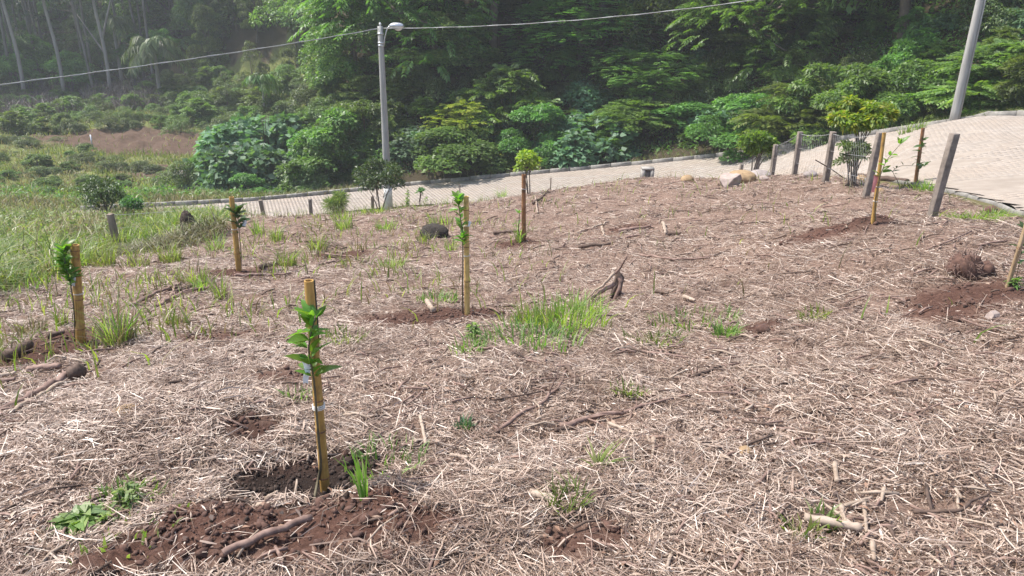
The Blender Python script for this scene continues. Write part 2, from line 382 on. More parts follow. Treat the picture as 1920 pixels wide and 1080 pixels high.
def straw_mat(name, stops, rough=.5):
    m, t, b = nt(name)
    g = t.nodes.new('ShaderNodeNewGeometry')
    c = ramp(t, g.outputs['Random Per Island'], stops)
    nz = noise(t, 1.7, 6, .68)
    v = ramp(t, nz, [(.32, (.5, .43, .39)), (.45, (.84, .78, .73)), (.58, (1, .98, .96)), (.8, (1.0, 1.0, 1.0))])
    t.links.new(mixc(t, 1.0, c, v, 'MULTIPLY'), b.inputs['Base Color']); b.inputs['Roughness'].default_value = rough
    b.inputs['Specular IOR Level'].default_value = .6
    return m
M['straw'] = straw_mat('straw', [(0, (.09, .055, .04)), (.24, (.2, .135, .102)), (.48, (.325, .238, .185)), (.7, (.42, .325, .262)), (.88, (.52, .425, .355)), (1, (.66, .58, .51))], .42)

M['dead_leaf'] = straw_mat('dead_leaf', [(0, (.06, .035, .025)), (.4, (.17, .09, .055)), (.8, (.3, .19, .13)), (1, (.4, .32, .25))], .6)
# ground
m, t, b = nt('ground'); M['ground'] = m
def attr(n):
    a = t.nodes.new('ShaderNodeAttribute'); a.attribute_name = n; return a.outputs['Fac']
n1 = noise(t, 2.2, 8, .65); n2 = noise(t, 30, 6, .7); n3 = noise(t, .25, 5, .6)
litter = ramp(t, n2, [(.3, (.085, .052, .04)), (.5, (.2, .135, .105)), (.72, (.33, .25, .2))])
soilc = ramp(t, n2, [(.3, (.055, .028, .021)), (.55, (.11, .058, .043)), (.75, (.18, .105, .078))])
mead = ramp(t, n1, [(.3, (.13, .1, .055)), (.45, (.12, .14, .045)), (.7, (.18, .19, .07))])
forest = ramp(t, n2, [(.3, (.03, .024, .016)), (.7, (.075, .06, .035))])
verge = ramp(t, n1, [(.35, (.13, .09, .06)), (.65, (.12, .13, .05))])
c = mixc(t, attr('meadow'), litter, mead)
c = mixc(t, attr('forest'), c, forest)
c = mixc(t, attr('verge'), c, verge)
c = mixc(t, attr('soil'), c, soilc)
c = mixc(t, attr('bare'), c, ramp(t, n1, [(.3, (.07, .045, .033)), (.7, (.135, .09, .066))]))
c = mixc(t, attr('wet'), c, (.026, .018, .015))
t.links.new(c, b.inputs['Base Color']); b.inputs['Roughness'].default_value = .95; b.inputs['Specular IOR Level'].default_value = .1
bump(t, b, n2, .8, .03)

# road base (bedding sand and dust) and paving blocks
m, t, b = nt('road_dust'); M['road_dust'] = m
n1 = noise(t, 1.3, 6, .6)
t.links.new(ramp(t, n1, [(.3, (.24, .2, .17)), (.7, (.33, .28, .24))]), b.inputs['Base Color']); b.inputs['Roughness'].default_value = .95
m, t, b = nt('road_sand'); M['road_sand'] = m
n1 = noise(t, 2.5, 8, .65)
t.links.new(ramp(t, n1, [(.3, (.225, .185, .15)), (.7, (.33, .28, .235))]), b.inputs['Base Color']); b.inputs['Roughness'].default_value = .95
m, t, b = nt('paver'); M['paver'] = m
g = t.nodes.new('ShaderNodeNewGeometry'); oi = t.nodes.new('ShaderNodeObjectInfo')
s = t.nodes.new('ShaderNodeMath'); s.operation = 'ADD'; t.links.new(g.outputs['Random Per Island'], s.inputs[0]); t.links.new(oi.outputs['Random'], s.inputs[1])
fr = t.nodes.new('ShaderNodeMath'); fr.operation = 'FRACT'; t.links.new(s.outputs[0], fr.inputs[0])
c = ramp(t, fr.outputs[0], [(0, (.27, .228, .192)), (.5, (.32, .274, .234)), (1, (.37, .322, .28))])
geo = t.nodes.new('ShaderNodeNewGeometry')
n1 = noise(t, .45, 6, .6, vec=geo.outputs['Position'])
c = mixc(t, ramp(t, n1, [(.42, (0, 0, 0)), (.65, (.75, .75, .75))]), c, (.33, .27, .22))
t.links.new(c, b.inputs['Base Color']); b.inputs['Roughness'].default_value = .8

# ------------------------------------------------------------------ mesh helpers
def mesh_np(name, V, F, mat=None, smooth=False):
    """V (n,3), F (m,k) all faces of the same size, or a list of such arrays"""
    Fs = F if isinstance(F, list) and np.ndim(F[0]) == 2 else [F]
    Fs = [np.asarray(f, np.int32) for f in Fs if len(f)]
    me = bpy.data.meshes.new(name)
    V = np.asarray(V, np.float32)
    me.vertices.add(len(V)); me.vertices.foreach_set('co', V.ravel())
    loops = np.concatenate([f.ravel() for f in Fs]); tot = np.concatenate([np.full(len(f), f.shape[1], np.int32) for f in Fs])
    me.loops.add(len(loops)); me.loops.foreach_set('vertex_index', loops)
    me.polygons.add(len(tot)); st = np.concatenate([[0], np.cumsum(tot)[:-1]]).astype(np.int32)
    me.polygons.foreach_set('loop_start', st)
    try: me.polygons.foreach_set('loop_total', tot)
    except Exception: pass
    if smooth: me.polygons.foreach_set('use_smooth', np.ones(len(tot), bool))
    me.update(calc_edges=True); me.validate()
    if mat is not None: me.materials.append(mat)
    return me
def obj(name, me, parent=None, loc=None, rot=None, scale=None):
    o = bpy.data.objects.new(name, me); C.objects.link(o)
    if parent is not None: o.parent = parent
    if loc is not None: o.location = loc
    if rot is not None: o.rotation_euler = rot
    if scale is not None: o.scale = scale
    return o
def T(o, label=None, cat=None, group=None, kind=None):
    if label: o['label'] = label
    if cat: o['category'] = cat
    if group: o['group'] = group
    if kind: o['kind'] = kind
    return o
def empty(name, loc, rz=0, scale=None):
    o = bpy.data.objects.new(name, None); C.objects.link(o); o.location = loc; o.rotation_euler = (0, 0, rz)
    o.empty_display_size = .2
    if scale is not None: o.scale = scale
    return o
def copy_tree(o, parent=None):
    c = o.copy(); C.objects.link(c); c.parent = parent
    for ch in list(o.children): copy_tree(ch, c)
    return c
def norm(v): return v / np.maximum(np.linalg.norm(v, axis=-1, keepdims=True), 1e-9)
def tube_vf(path, radii, n=8, cap=True, squash=None):
    P = np.asarray(path, float); k = len(P); r = np.broadcast_to(np.asarray(radii, float), (k,))
    tg = norm(np.gradient(P, axis=0)); up = np.array([0, 0, 1.0]) if abs(tg[0][2]) < .8 else np.array([1.0, 0, 0])
    a = norm(np.cross(tg, up)); b_ = np.cross(tg, a)
    th = np.linspace(0, 2 * np.pi, n, endpoint=False)
    V = P[:, None, :] + r[:, None, None] * (np.cos(th)[None, :, None] * a[:, None, :] + np.sin(th)[None, :, None] * b_[:, None, :])
    V = V.reshape(-1, 3)
    i = np.arange(k - 1)[:, None] * n; j = np.arange(n)[None, :]; j2 = (j + 1) % n
    F4 = np.stack([i + j, i + j2, i + n + j2, i + n + j], -1).reshape(-1, 4)
    F3 = np.zeros((0, 3), int)
    if cap:
        V = np.concatenate([V, P[:1], P[-1:]]); c0, c1 = k * n, k * n + 1
        jj = np.arange(n); j3 = (jj + 1) % n
        F3 = np.concatenate([np.stack([np.full(n, c0), j3, jj], 1), np.stack([np.full(n, c1), (k - 1) * n + jj, (k - 1) * n + j3], 1)])
    return V, F4, F3
class MB:
    def __init__(s): s.V, s.F4, s.F3, s.n = [], [], [], 0
    def add(s, V, F4=(), F3=()):
        V = np.asarray(V, float).reshape(-1, 3)
        if len(F4): s.F4.append(np.asarray(F4) + s.n)
        if len(F3): s.F3.append(np.asarray(F3) + s.n)
        s.V.append(V); s.n += len(V); return s
    def tube(s, path, radii, n=8, cap=True): return s.add(*tube_vf(path, radii, n, cap))
    def box(s, c, sx, sy, sz, rz=0, taper=1.0):
        x = np.array([-1, 1, 1, -1, -1, 1, 1, -1]) * sx / 2; y = np.array([-1, -1, 1, 1, -1, -1, 1, 1]) * sy / 2; z = np.array([0, 0, 0, 0, 1, 1, 1, 1]) * sz
        x[4:] *= taper; y[4:] *= taper
        ca, sa = math.cos(rz), math.sin(rz)
        V = np.stack([x * ca - y * sa + c[0], x * sa + y * ca + c[1], z + c[2]], 1)
        return s.add(V, [[0, 3, 2, 1], [4, 5, 6, 7], [0, 1, 5, 4], [1, 2, 6, 5], [2, 3, 7, 6], [3, 0, 4, 7]])
    def mesh(s, name, mat, smooth=False):
        V = np.concatenate(s.V); F = []
        if s.F4: F.append(np.concatenate(s.F4))
        if s.F3: F.append(np.concatenate(s.F3))
        return mesh_np(name, V, F, mat, smooth)

def kites(P, D, Nn, L, W, droop=.15, fold=.12):
    """leaf-sized folded quads; returns V, F"""
    n = len(P); L = np.broadcast_to(L, (n,))[:, None]; W = np.broadcast_to(W, (n,))[:, None]
    D = norm(D); S = norm(np.cross(D, Nn)); U = np.cross(S, D)
    mid = P + D * L * .45 + U * L * .03
    a = mid + S * W * .5 + U * W * fold; c_ = mid - S * W * .5 + U * W * fold
    tip = P + D * L - np.array([0, 0, 1.0]) * L * droop
    V = np.stack([P, a, tip, c_], 1).reshape(-1, 3)
    F = np.arange(4 * n).reshape(-1, 4)
    return V, F
def fronds(P, D, L, K=8, wl=.3, ww=.075, droop=.35, r=rng):
    """pinnate leaves: a row of leaflets either side of an arching stalk"""
    n = len(P); D = norm(D); L = np.broadcast_to(L, (n,))
    up = np.array([0, 0, 1.0]); S = norm(np.cross(D, np.broadcast_to(up, D.shape)) + 1e-6); U = np.cross(S, D)
    out_v = []
    for k in range(K):
        tt = .18 + .82 * k / (K - 1)
        base = P + D * (L * tt)[:, None] - up * (L * droop * tt * tt)[:, None]
        dd = D - up * (2 * droop * tt)
        prof = (.55 + 1.6 * tt * (1.05 - tt))
        for sgn in (-1, 1):
            ld = S * sgn * .9 + dd * .55 - up * .15 + r.normal(0, .12, (n, 3))
            V, F = kites(base, ld, U + r.normal(0, .15, (n, 3)), L * wl * prof, L * ww * (1 + .3 * prof), .18, .1)
            out_v.append(V)
    V = np.concatenate(out_v); return V, np.arange(len(V)).reshape(-1, 4)
def blades(P, Hh, W, lean, az, seg=3, r=rng):
    """grass blades, curved tapering strips"""
    n = len(P); Hh = np.broadcast_to(Hh, (n,)); W = np.broadcast_to(W, (n,)); lean = np.broadcast_to(lean, (n,))
    d = np.stack([np.cos(az), np.sin(az), 0 * az], 1); s = np.stack([-np.sin(az), np.cos(az), 0 * az], 1)
    tw = r.uniform(-1.2, 1.2, n)[:, None]; s = norm(s * np.cos(tw) + d * np.sin(tw))
    rows = []
    for k in range(seg + 1):
        tt = k / seg
        c_ = P + np.array([0, 0, 1.0]) * (Hh * (tt - .35 * lean * tt ** 2.2))[:, None] + d * (Hh * lean * tt ** 1.8 * .9)[:, None]
        w_ = (W * (1 - tt ** 1.6) * .5 + .0008)[:, None]
        rows += [c_ - s * w_, c_ + s * w_]
    V = np.stack(rows, 1).reshape(-1, 3); m_ = 2 * (seg + 1)
    b0 = np.arange(n)[:, None] * m_
    F = np.concatenate([np.stack([b0 + 2 * k, b0 + 2 * k + 1, b0 + 2 * k + 3, b0 + 2 * k + 2], -1) for k in range(seg)]).reshape(-1, 4)
    return V, F

# ------------------------------------------------------------------ ground sheet
V = np.stack([GX, GY, GZ], -1).reshape(-1, 3)
ii, jj = np.meshgrid(np.arange(NV - 1), np.arange(NU - 1), indexing='ij')
q = (ii * NU + jj).ravel(); F = np.stack([q, q + 1, q + NU + 1, q + NU], 1)
gm = mesh_np('ground', V, F, M['ground'], True)
lotm = inside(GX, GY, LOT)
PXY, dep = project(V); PX = PXY[:, 0].reshape(GX.shape)
def far_side(x, y): # beyond the far kerb
    k = np.full(np.shape(x), False)
    fx, fy = RF[:, 0], RF[:, 1]
    az = np.arctan2(x, y); faz = np.arctan2(fx, fy); o = np.argsort(faz)
    fd = np.interp(az, faz[o], np.hypot(fx, fy)[o]); return np.hypot(x, y) > fd
farm = far_side(GX, GY)
azg = np.degrees(np.arctan2(GX, GY))
nzf = (fbm(GX * .12, GY * .12, 4, 21) - .5)
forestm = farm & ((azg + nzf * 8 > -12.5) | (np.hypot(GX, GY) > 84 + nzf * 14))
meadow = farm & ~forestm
verge = (~lotm & ~farm).astype(float)
bare = np.zeros(GX.shape)
for (px, py, rx, ry) in [(290, 270, 9.5, 4.0), (215, 278, 4, 1.6), (350, 315, 2.4, .9), (500, 368, 2.6, .8), (330, 330, 3, .8), (620, 357, 3, .6)]:
    p = put(px, py); dr = np.sqrt(((GX - p[0]) / rx) ** 2 + ((GY - p[1]) / ry) ** 2) + nzf * 1.1 + (fbm(GX * 1.2, GY * 1.2, 3, 8) - .5) * .7
    bare = np.maximum(bare, 1 - sstep(.75, 1.1, dr))
stripv = (fbm(GX * .5, GY * .5, 4, 41) - .5)
vergestrip = farm & (np.hypot(GX, GY) > 0)
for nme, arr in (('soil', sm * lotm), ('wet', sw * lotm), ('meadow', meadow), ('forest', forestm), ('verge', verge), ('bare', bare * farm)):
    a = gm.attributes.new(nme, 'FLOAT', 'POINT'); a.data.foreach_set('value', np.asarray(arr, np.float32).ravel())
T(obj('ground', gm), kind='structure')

# ------------------------------------------------------------------ road
road = empty('road', (0, 0, 0)); T(road, kind='structure')
nS, nW = RS.shape[:2]
V = RS.reshape(-1, 3).copy()
ii, jj = np.meshgrid(np.arange(nS - 1), np.arange(nW - 1), indexing='ij'); q = (ii * nW + jj).ravel()
rb = obj('road_bed', mesh_np('road_bed', V, np.stack([q, q + nW, q + nW + 1, q + 1], 1), M['road_dust'], True), road)
# paving blocks in rows, world aligned; own level from the road surface
flat = RS.reshape(-1, 3)
poly = np.concatenate([RN[:, :2], RF[::-1, :2]])
bl, bw, gap = .22, .11, .010
th = R(-24); cs, sn = math.cos(th), math.sin(th)
ug, vg = np.meshgrid(np.arange(-60, 60), np.arange(-140, 420), indexing='ij')
uu = (ug + .5 * (vg % 2)) * bl + 8; vv = vg * bw
ug2 = np.arange(-230, 110); vg2 = np.arange(-60, 380)
A, B = np.meshgrid(ug2, vg2, indexing='ij')
uu = ((A + .5 * (B % 2)) * bl).ravel(); vv = (B * bw).ravel() + 2
bx = uu * cs - vv * sn; by = uu * sn + vv * cs
ok = inside(bx, by, poly) & (by > 4)
bx, by = bx[ok], by[ok]
pp, dpt = project(np.stack([bx, by, np.full(bx.shape, CZ - 5.0)], 1))
ok = (pp[:, 0] > 350) & (pp[:, 0] < 2350) & (dpt > 0)
bx, by = bx[ok], by[ok]
# keep blocks whose corners stay inside
hx, hy = bl / 2, bw / 2
okc = np.ones(len(bx), bool)
for sx_, sy_ in ((-1, -1), (1, -1), (1, 1), (-1, 1)):
    okc &= inside(bx + (sx_ * hx * cs - sy_ * hy * sn), by + (sx_ * hx * sn + sy_ * hy * cs), poly)
bx, by = bx[okc], by[okc]
bz = road_z(bx, by)
e = .25
zx = road_z(bx + e, by); zy = road_z(bx, by + e)
gx_, gy_ = np.clip((zx - bz) / e, -.35, .35), np.clip((zy - bz) / e, -.35, .35)
# steady slopes
dist = np.hypot(bx, by)
ppx, _d = project(np.stack([bx, by, bz], 1))
inview = (ppx[:, 0] > 1300) & (ppx[:, 0] < 1925) & (ppx[:, 1] > 0)
order = np.argsort(np.where(inview, dist, dist + 1000))
single, rest = order[:300], order[300:]
def block_local(hx, hy):
    c = .006
    V = np.array([[-hx, -hy, -.03], [hx, -hy, -.03], [hx, hy, -.03], [-hx, hy, -.03], [-hx, -hy, .0], [hx, -hy, .0], [hx, hy, .0], [-hx, hy, .0], [-hx + c, -hy + c, .006], [hx - c, -hy + c, .006], [hx - c, hy - c, .006], [-hx + c, hy - c, .006]])
    F = []
    for a in range(4):
        b2 = (a + 1) % 4; F += [[a, b2, 8 + b2, 8 + a]]
    F.append([8, 9, 10, 11]); return V, np.array(F)
BV, BF = block_local(hx - gap / 2, hy - gap / 2)
lift = .010
rz_ = rng.normal(0, .0015, len(bx))
lx = BV[None, :, 0] * cs - BV[None, :, 1] * sn; ly = BV[None, :, 0] * sn + BV[None, :, 1] * cs
VX = bx[rest, None] + lx; VY = by[rest, None] + ly
VZ = (bz[rest] + lift + rz_[rest])[:, None] + BV[None, :, 2] + gx_[rest, None] * lx + gy_[rest, None] * ly
V = np.stack([VX, VY, VZ], -1).reshape(-1, 3); F = (np.arange(len(rest))[:, None, None] * 12 + BF[None]).reshape(-1, 4)
T(obj('paving', mesh_np('paving', V, F, M['paver']), road), kind='stuff')
pm = mesh_np('paver', BV, BF, M['paver'])
for i in single:
    o = obj('paver', pm, road)
    nrm = Vector((-gx_[i], -gy_[i], 1)).normalized(); xa = Vector((cs, sn, gx_[i] * cs + gy_[i] * sn)).normalized(); ya = nrm.cross(xa)
    o.matrix_local = Matrix.Translation((bx[i], by[i], bz[i] + lift + rz_[i])) @ Matrix((xa, ya, nrm)).transposed().to_4x4()

# kerb stones along both edges
def kerb_line(P, side, w_, h_, smin, smax, matn, L=1.0):
    seg = np.linalg.norm(np.diff(P, axis=0), axis=1); s = np.concatenate([[0], np.cumsum(seg)])
    k = 0; a = smin * s[-1]
    while a + L < smax * s[-1]:
        p = [np.interp(a + .012, s, P[:, d]) for d in range(3)]; q_ = [np.interp(a + L - .012, s, P[:, d]) for d in range(3)]
        p, q_ = np.array(p), np.array(q_); dx = q_ - p; ln = np.linalg.norm(dx); tx = dx / ln
        nn = np.array([-tx[1], tx[0], 0.0]); nn /= np.linalg.norm(nn); nn *= side
        jit = rng.normal(0, .008, 2)
        c = .015
        prof = [(0.0, -.1), (0.0, h_ - c), (c, h_), (w_ - c, h_), (w_, h_ - c), (w_, -.1)]
        V = []
        for e_, base in enumerate((p, q_)):
            for (o_, z_) in prof: V.append(base + nn * (o_ + jit[0]) + np.array([0, 0, z_ + jit[1]]) - p)
        F4 = [[i, (i + 1) % 6, 6 + (i + 1) % 6, 6 + i] for i in range(6)] + [[0, 5, 4, 1], [1, 4, 3, 2], [6, 7, 10, 11], [7, 8, 9, 10]]
        me = mesh_np('kerb_stone', np.array(V), np.array(F4), M[matn(k)])
        o = obj('kerb_stone', me, kerb, loc=p); a += L; k += 1
kerb = empty('kerb', (0, 0, 0)); T(kerb, kind='structure')
kerb_line(RF, 1, .16, .17, .12, .93, lambda k: 'kerb')
kerb_line(RN, -1, .045, .008, .6, .97, lambda k: 'kerb')
# sand washed over the paving at the right
gx2, gy2 = np.meshgrid(np.arange(6.5, 22, .14), np.arange(6, 27, .14), indexing='ij')
zz2 = road_z(gx2, gy2); sandy = (fbm(gx2 * .45, gy2 * 1.1, 4, 15) - .5) * .05 + (fbm(gx2 * 3, gy2 * 3, 3, 16) - .5) * .008 + .017 + .02 * (1 - sstep(13, 22, np.hypot(gx2, gy2))) - .012
q = np.arange(gx2.size).reshape(gx2.shape); a_, b_, c_, d_ = q[:-1, :-1].ravel(), q[1:, :-1].ravel(), q[1:, 1:].ravel(), q[:-1, 1:].ravel()
okq = inside(gx2[:-1, :-1].ravel() + .07, gy2[:-1, :-1].ravel() + .07, poly) & (sandy.ravel()[a_] > .006)
fq = np.stack([a_, b_, c_, d_], 1)[okq]
T(obj('road_sand', mesh_np('road_sand', np.stack([gx2, gy2, zz2 + np.minimum(sandy, .026)], -1).reshape(-1, 3), fq, M['road_sand'], True)), kind='stuff')

# ------------------------------------------------------------------ crowns
def blob_layout(w, h, nb, r, low=.15, rs=(.17, .3), shape='egg'):
    out = []
    for i in range(nb):
        t = r.uniform(low, 1.0); a = r.uniform(0, 2 * np.pi)
        if shape == 'egg': env = math.sin(math.pi * min(1, (t * .82 + .16))) ** .7
        elif shape == 'column': env = .85 * (1 - max(0, t - .72) * 2.2) * (.75 + .25 * math.sin(t * 9 + nb))
        elif shape == 'umbrella': env = .35 + .65 * t if t < .8 else 1.1 * (1 - (t - .8) * 2.2)
        elif shape == 'cone': env = 1.05 * (1 - t) + .08
        else: env = math.sqrt(max(0, 1 - (t * 1.0) ** 2)) * 1.0 + .1
        env = max(env, .08); rr = w / 2 * env * math.sqrt(r.uniform(.25, 1))
        br = w * r.uniform(*rs) * (.6 + .4 * env)
        rr = max(0, min(rr, w / 2 * env - br * .5))
        out.append([rr * math.cos(a), rr * math.sin(a), t * h - br * .4, br])
    return np.array(out)
def shell(bl_, n, r, inner=.3, flat=.75):
    """points on the outside of a heap of blobs, with outward normals"""
    wgt = bl_[:, 3] ** 2; k = r.choice(len(bl_), int(n * 2.6), p=wgt / wgt.sum())
    d = norm(r.normal(0, 1, (len(k), 3))); d[:, 2] = np.where(d[:, 2] < -.35, -d[:, 2], d[:, 2])
    rad = bl_[k, 3] * (1 - inner * r.random(len(k)) ** 2) * (1 + .34 * (fbm(d[:, 0] * 2.5 + k, d[:, 1] * 2.5 + d[:, 2] * 2, 3, 5) - .5) * 2)
    P = bl_[k, :3] + d * rad[:, None] * np.array([1, 1, flat])
    # reject points deep inside other blobs
    ins = np.zeros(len(k), bool)
    for j in range(len(bl_)):
        q = (P - bl_[j, :3]) / np.array([1, 1, flat]); ins |= (np.linalg.norm(q, axis=1) < bl_[j, 3] * .72) & (k != j)
    P, d = P[~ins], d[~ins]
    # leave gaps
    g = fbm(P[:, 0] * 1.3 + P[:, 2], P[:, 1] * 1.3 - P[:, 2] * .7, 2, 9); keep = g > .38
    P, d = P[keep], d[keep]
    return P[:n], d[:n]
def leafy(bl_, n, L, W, r, droop=.35):
    P, d = shell(bl_, n, r)
    m_ = len(P); D = d * .55 + r.normal(0, .55, (m_, 3)); D[:, 2] -= droop
    Nn = d * .7 + np.array([0, 0, .9]) + r.normal(0, .35, (m_, 3))
    return kites(P, D, Nn, L * r.uniform(.6, 1.3, m_), W * r.uniform(.7, 1.2, m_))
def frondy(bl_, n, L, r, K=7, wl=.34, ww=.1):
    P, d = shell(bl_, n, r, .45)
    D = d.copy(); D[:, 2] = D[:, 2] * .35 + .12; D += r.normal(0, .22, D.shape)
    return fronds(P - norm(D) * L * .3, D, L * r.uniform(.65, 1.25, len(P)), K, wl, ww, .3, r)
def trunk_mesh(name, bl_, h, r0, r, mat, nlimb=9, multi=1):
    mb = MB()
    for k in range(multi):
        a = r.uniform(0, 6.3); off = np.array([math.cos(a), math.sin(a), 0]) * r0 * (1.6 if multi > 1 else 0)
        lean = r.normal(0, .05 if multi == 1 else .16, 2)
        zt = h * .8; zs = np.linspace(-.3, zt, 9)
        path = np.stack([off[0] + lean[0] * zs + np.sin(zs * .9 + a) * .04 * h / 8, off[1] + lean[1] * zs + np.cos(zs * .7) * .04 * h / 8, zs], 1)
        mb.tube(path, np.linspace(r0 * 1.15, r0 * .3, 9) / (multi ** .5), 8)
        for b_ in bl_[r.permutation(len(bl_))[:nlimb]]:
            t0 = min(zt * .85, max(h * .18, b_[2] * .6)); i = np.interp(t0, zs, np.arange(9)); s_ = np.array([np.interp(t0, zs, path[:, j]) for j in range(3)])
            e_ = b_[:3]; mid = (s_ + e_) / 2 + np.array([0, 0, .08 * h]) * r.uniform(-.3, 1)
            t_ = np.linspace(0, 1, 6)[:, None]; pp_ = (1 - t_) ** 2 * s_ + 2 * t_ * (1 - t_) * mid + t_ ** 2 * e_
            mb.tube(pp_, np.linspace(r0 * .42, r0 * .1, 6) / (multi ** .5), 5)
    return mb.mesh(name, mat, True)
LIB = {}
def lib(key, w, h, kind, mat, seed, shape, nb=26, n=22000, L=.17, W=.1, r0=.18, nlimb=9, multi=1, bark='bark', low=.15, rs=(.17, .3), K=7, ww=.1, wl=.34):
    r = np.random.default_rng(seed); bl_ = blob_layout(w, h, nb, r, low, rs, shape)
    V, F = leafy(bl_, n, L, W, r) if kind == 'leaf' else frondy(bl_, n, L, r, K, wl, ww)
    top = V[:, 2].max()
    LIB[key] = (mesh_np('crown', V, F, M[mat]), trunk_mesh('trunk', bl_, h, r0, r, M[bark], nlimb, multi), w, top, mat)
lib('vineA', 6.5, 10, 'leaf', 'leaf_vine', 11, 'column', 30, 24000, .2, .14)
lib('vineB', 7.0, 9, 'leaf', 'leaf_vine', 12, 'egg', 28, 24000, .2, .14)
lib('darkA', 7.5, 11, 'leaf', 'leaf_dark', 13, 'egg', 28, 21000, .22, .13)
lib('featherA', 8, 10, 'frond', 'leaf_mid', 14, 'egg', 34, 2100, .7)
lib('featherB', 8.5, 9, 'frond', 'leaf_mid', 15, 'umbrella', 34, 2100, .7, low=.3)
lib('featherC', 7.5, 11, 'frond', 'leaf_dark', 16, 'column', 34, 2000, .7)
lib('broadA', 6.5, 8, 'leaf', 'leaf_mid', 17, 'egg', 26, 16000, .27, .15)
lib('bushA', 3.2, 2.8, 'leaf', 'leaf_mid', 21, 'dome', 18, 8000, .17, .1, r0=.04, multi=4, nlimb=4, bark='stem', low=.02)
lib('bushB', 3.6, 2.5, 'leaf', 'leaf_pale', 22, 'dome', 18, 7000, .16, .09, r0=.04, multi=4, nlimb=4, bark='stem', low=.02)
lib('bushC', 3.6, 3.2, 'frond', 'leaf_mid', 23, 'dome', 18, 620, .7, r0=.05, multi=4, nlimb=4, bark='stem', low=.02)
lib('bushD', 3.2, 3.6, 'frond', 'leaf_vine', 24, 'egg', 18, 620, .7, r0=.05, multi=3, nlimb=4, bark='stem', low=.02)
lib('bushE', 3.4, 2.4, 'leaf', 'leaf_blue', 25, 'dome', 16, 3600, .3, .24, r0=.05, multi=4, nlimb=4, bark='stem', low=.02)
lib('bushF', 3.2, 3.6, 'frond', 'leaf_lime', 26, 'dome', 16, 480, .62, r0=.04, multi=3, nlimb=4, bark='stem', low=.02)
lib('scrubA', 2.6, 1.6, 'leaf', 'leaf_pale', 27, 'dome', 14, 3200, .13, .05, r0=.02, multi=5, nlimb=3, bark='stem', low=.02)
lib('conePale', 5, 11, 'leaf', 'leaf_pale', 28, 'cone', 44, 12000, .22, .1, low=.1, rs=(.1, .18))
lib('wispy', 4.5, 6.5, 'leaf', 'leaf_pale', 29, 'egg', 26, 5200, .22, .08, r0=.09, rs=(.1, .18), low=.3)

lib('bushG', 3.4, 2.9, 'leaf', 'leaf_mid', 41, 'dome', 26, 15000, .13, .08, r0=.04, multi=4, nlimb=4, bark='stem', low=.02, rs=(.12, .22))
lib('bushH', 3.2, 3.3, 'leaf', 'leaf_vine', 42, 'egg', 24, 12000, .18, .07, r0=.04, multi=4, nlimb=4, bark='stem', low=.02, rs=(.12, .22))
lib('broadB', 7, 9.5, 'leaf', 'leaf_mid', 43, 'egg', 44, 25000, .21, .11, rs=(.12, .2))
lib('broadC', 7.5, 10, 'leaf', 'leaf_vine', 44, 'umbrella', 40, 21000, .24, .1, rs=(.1, .19), low=.25)

def place_tree(key, px, D, top_py, width_px, name, label, cat, group=None, base=None, sy=None, rz=None):
    cm, tm, w, top, mat = LIB[key]
    if base is None:
        v = ray(px, 300); x, y = v[0] * D, v[1] * D
    else: x, y = base; D = math.hypot(x, y)
    z = float(H(x, y)) - .12
    # slant: the ray through (px, top) at this distance gives the height of the top
    if top_py is not None:
        hh = at(px, top_py, D)[2] - z
    else: hh = top
    hh = max(hh, .5)
    wm = width_px * D * 1.06 / F_PX if width_px > 0 else w
    s = empty(name, (x, y, z), rng.uniform(0, 6.28) if rz is None else rz, (wm / w, wm / w, hh / top))
    obj('trunk', tm, s); obj('crown', cm, s)
    T(s, label, cat, group); return s
def tree_at(key, x, y, sw_, sh_, name, label, cat, group):
    lo, hi = {'forest_tree': (.95, 1.3), 'undergrowth_bush': (.4, .65), 'scrub_bush': (.3, .6), 'low_shrub': (.18, .28), 'understorey_tree': (.4, .52)}[name]
    label = ('small ' if sh_ < lo else 'middling ' if sh_ < hi else 'big ') + label
    cm, tm, w, top, mat = LIB[key]
    s = empty(name, (x, y, float(H(x, y)) - .15), rng.uniform(0, 6.28), (sw_, sw_, sh_)); obj('trunk', tm, s); obj('crown', cm, s); T(s, label, cat, group); return s

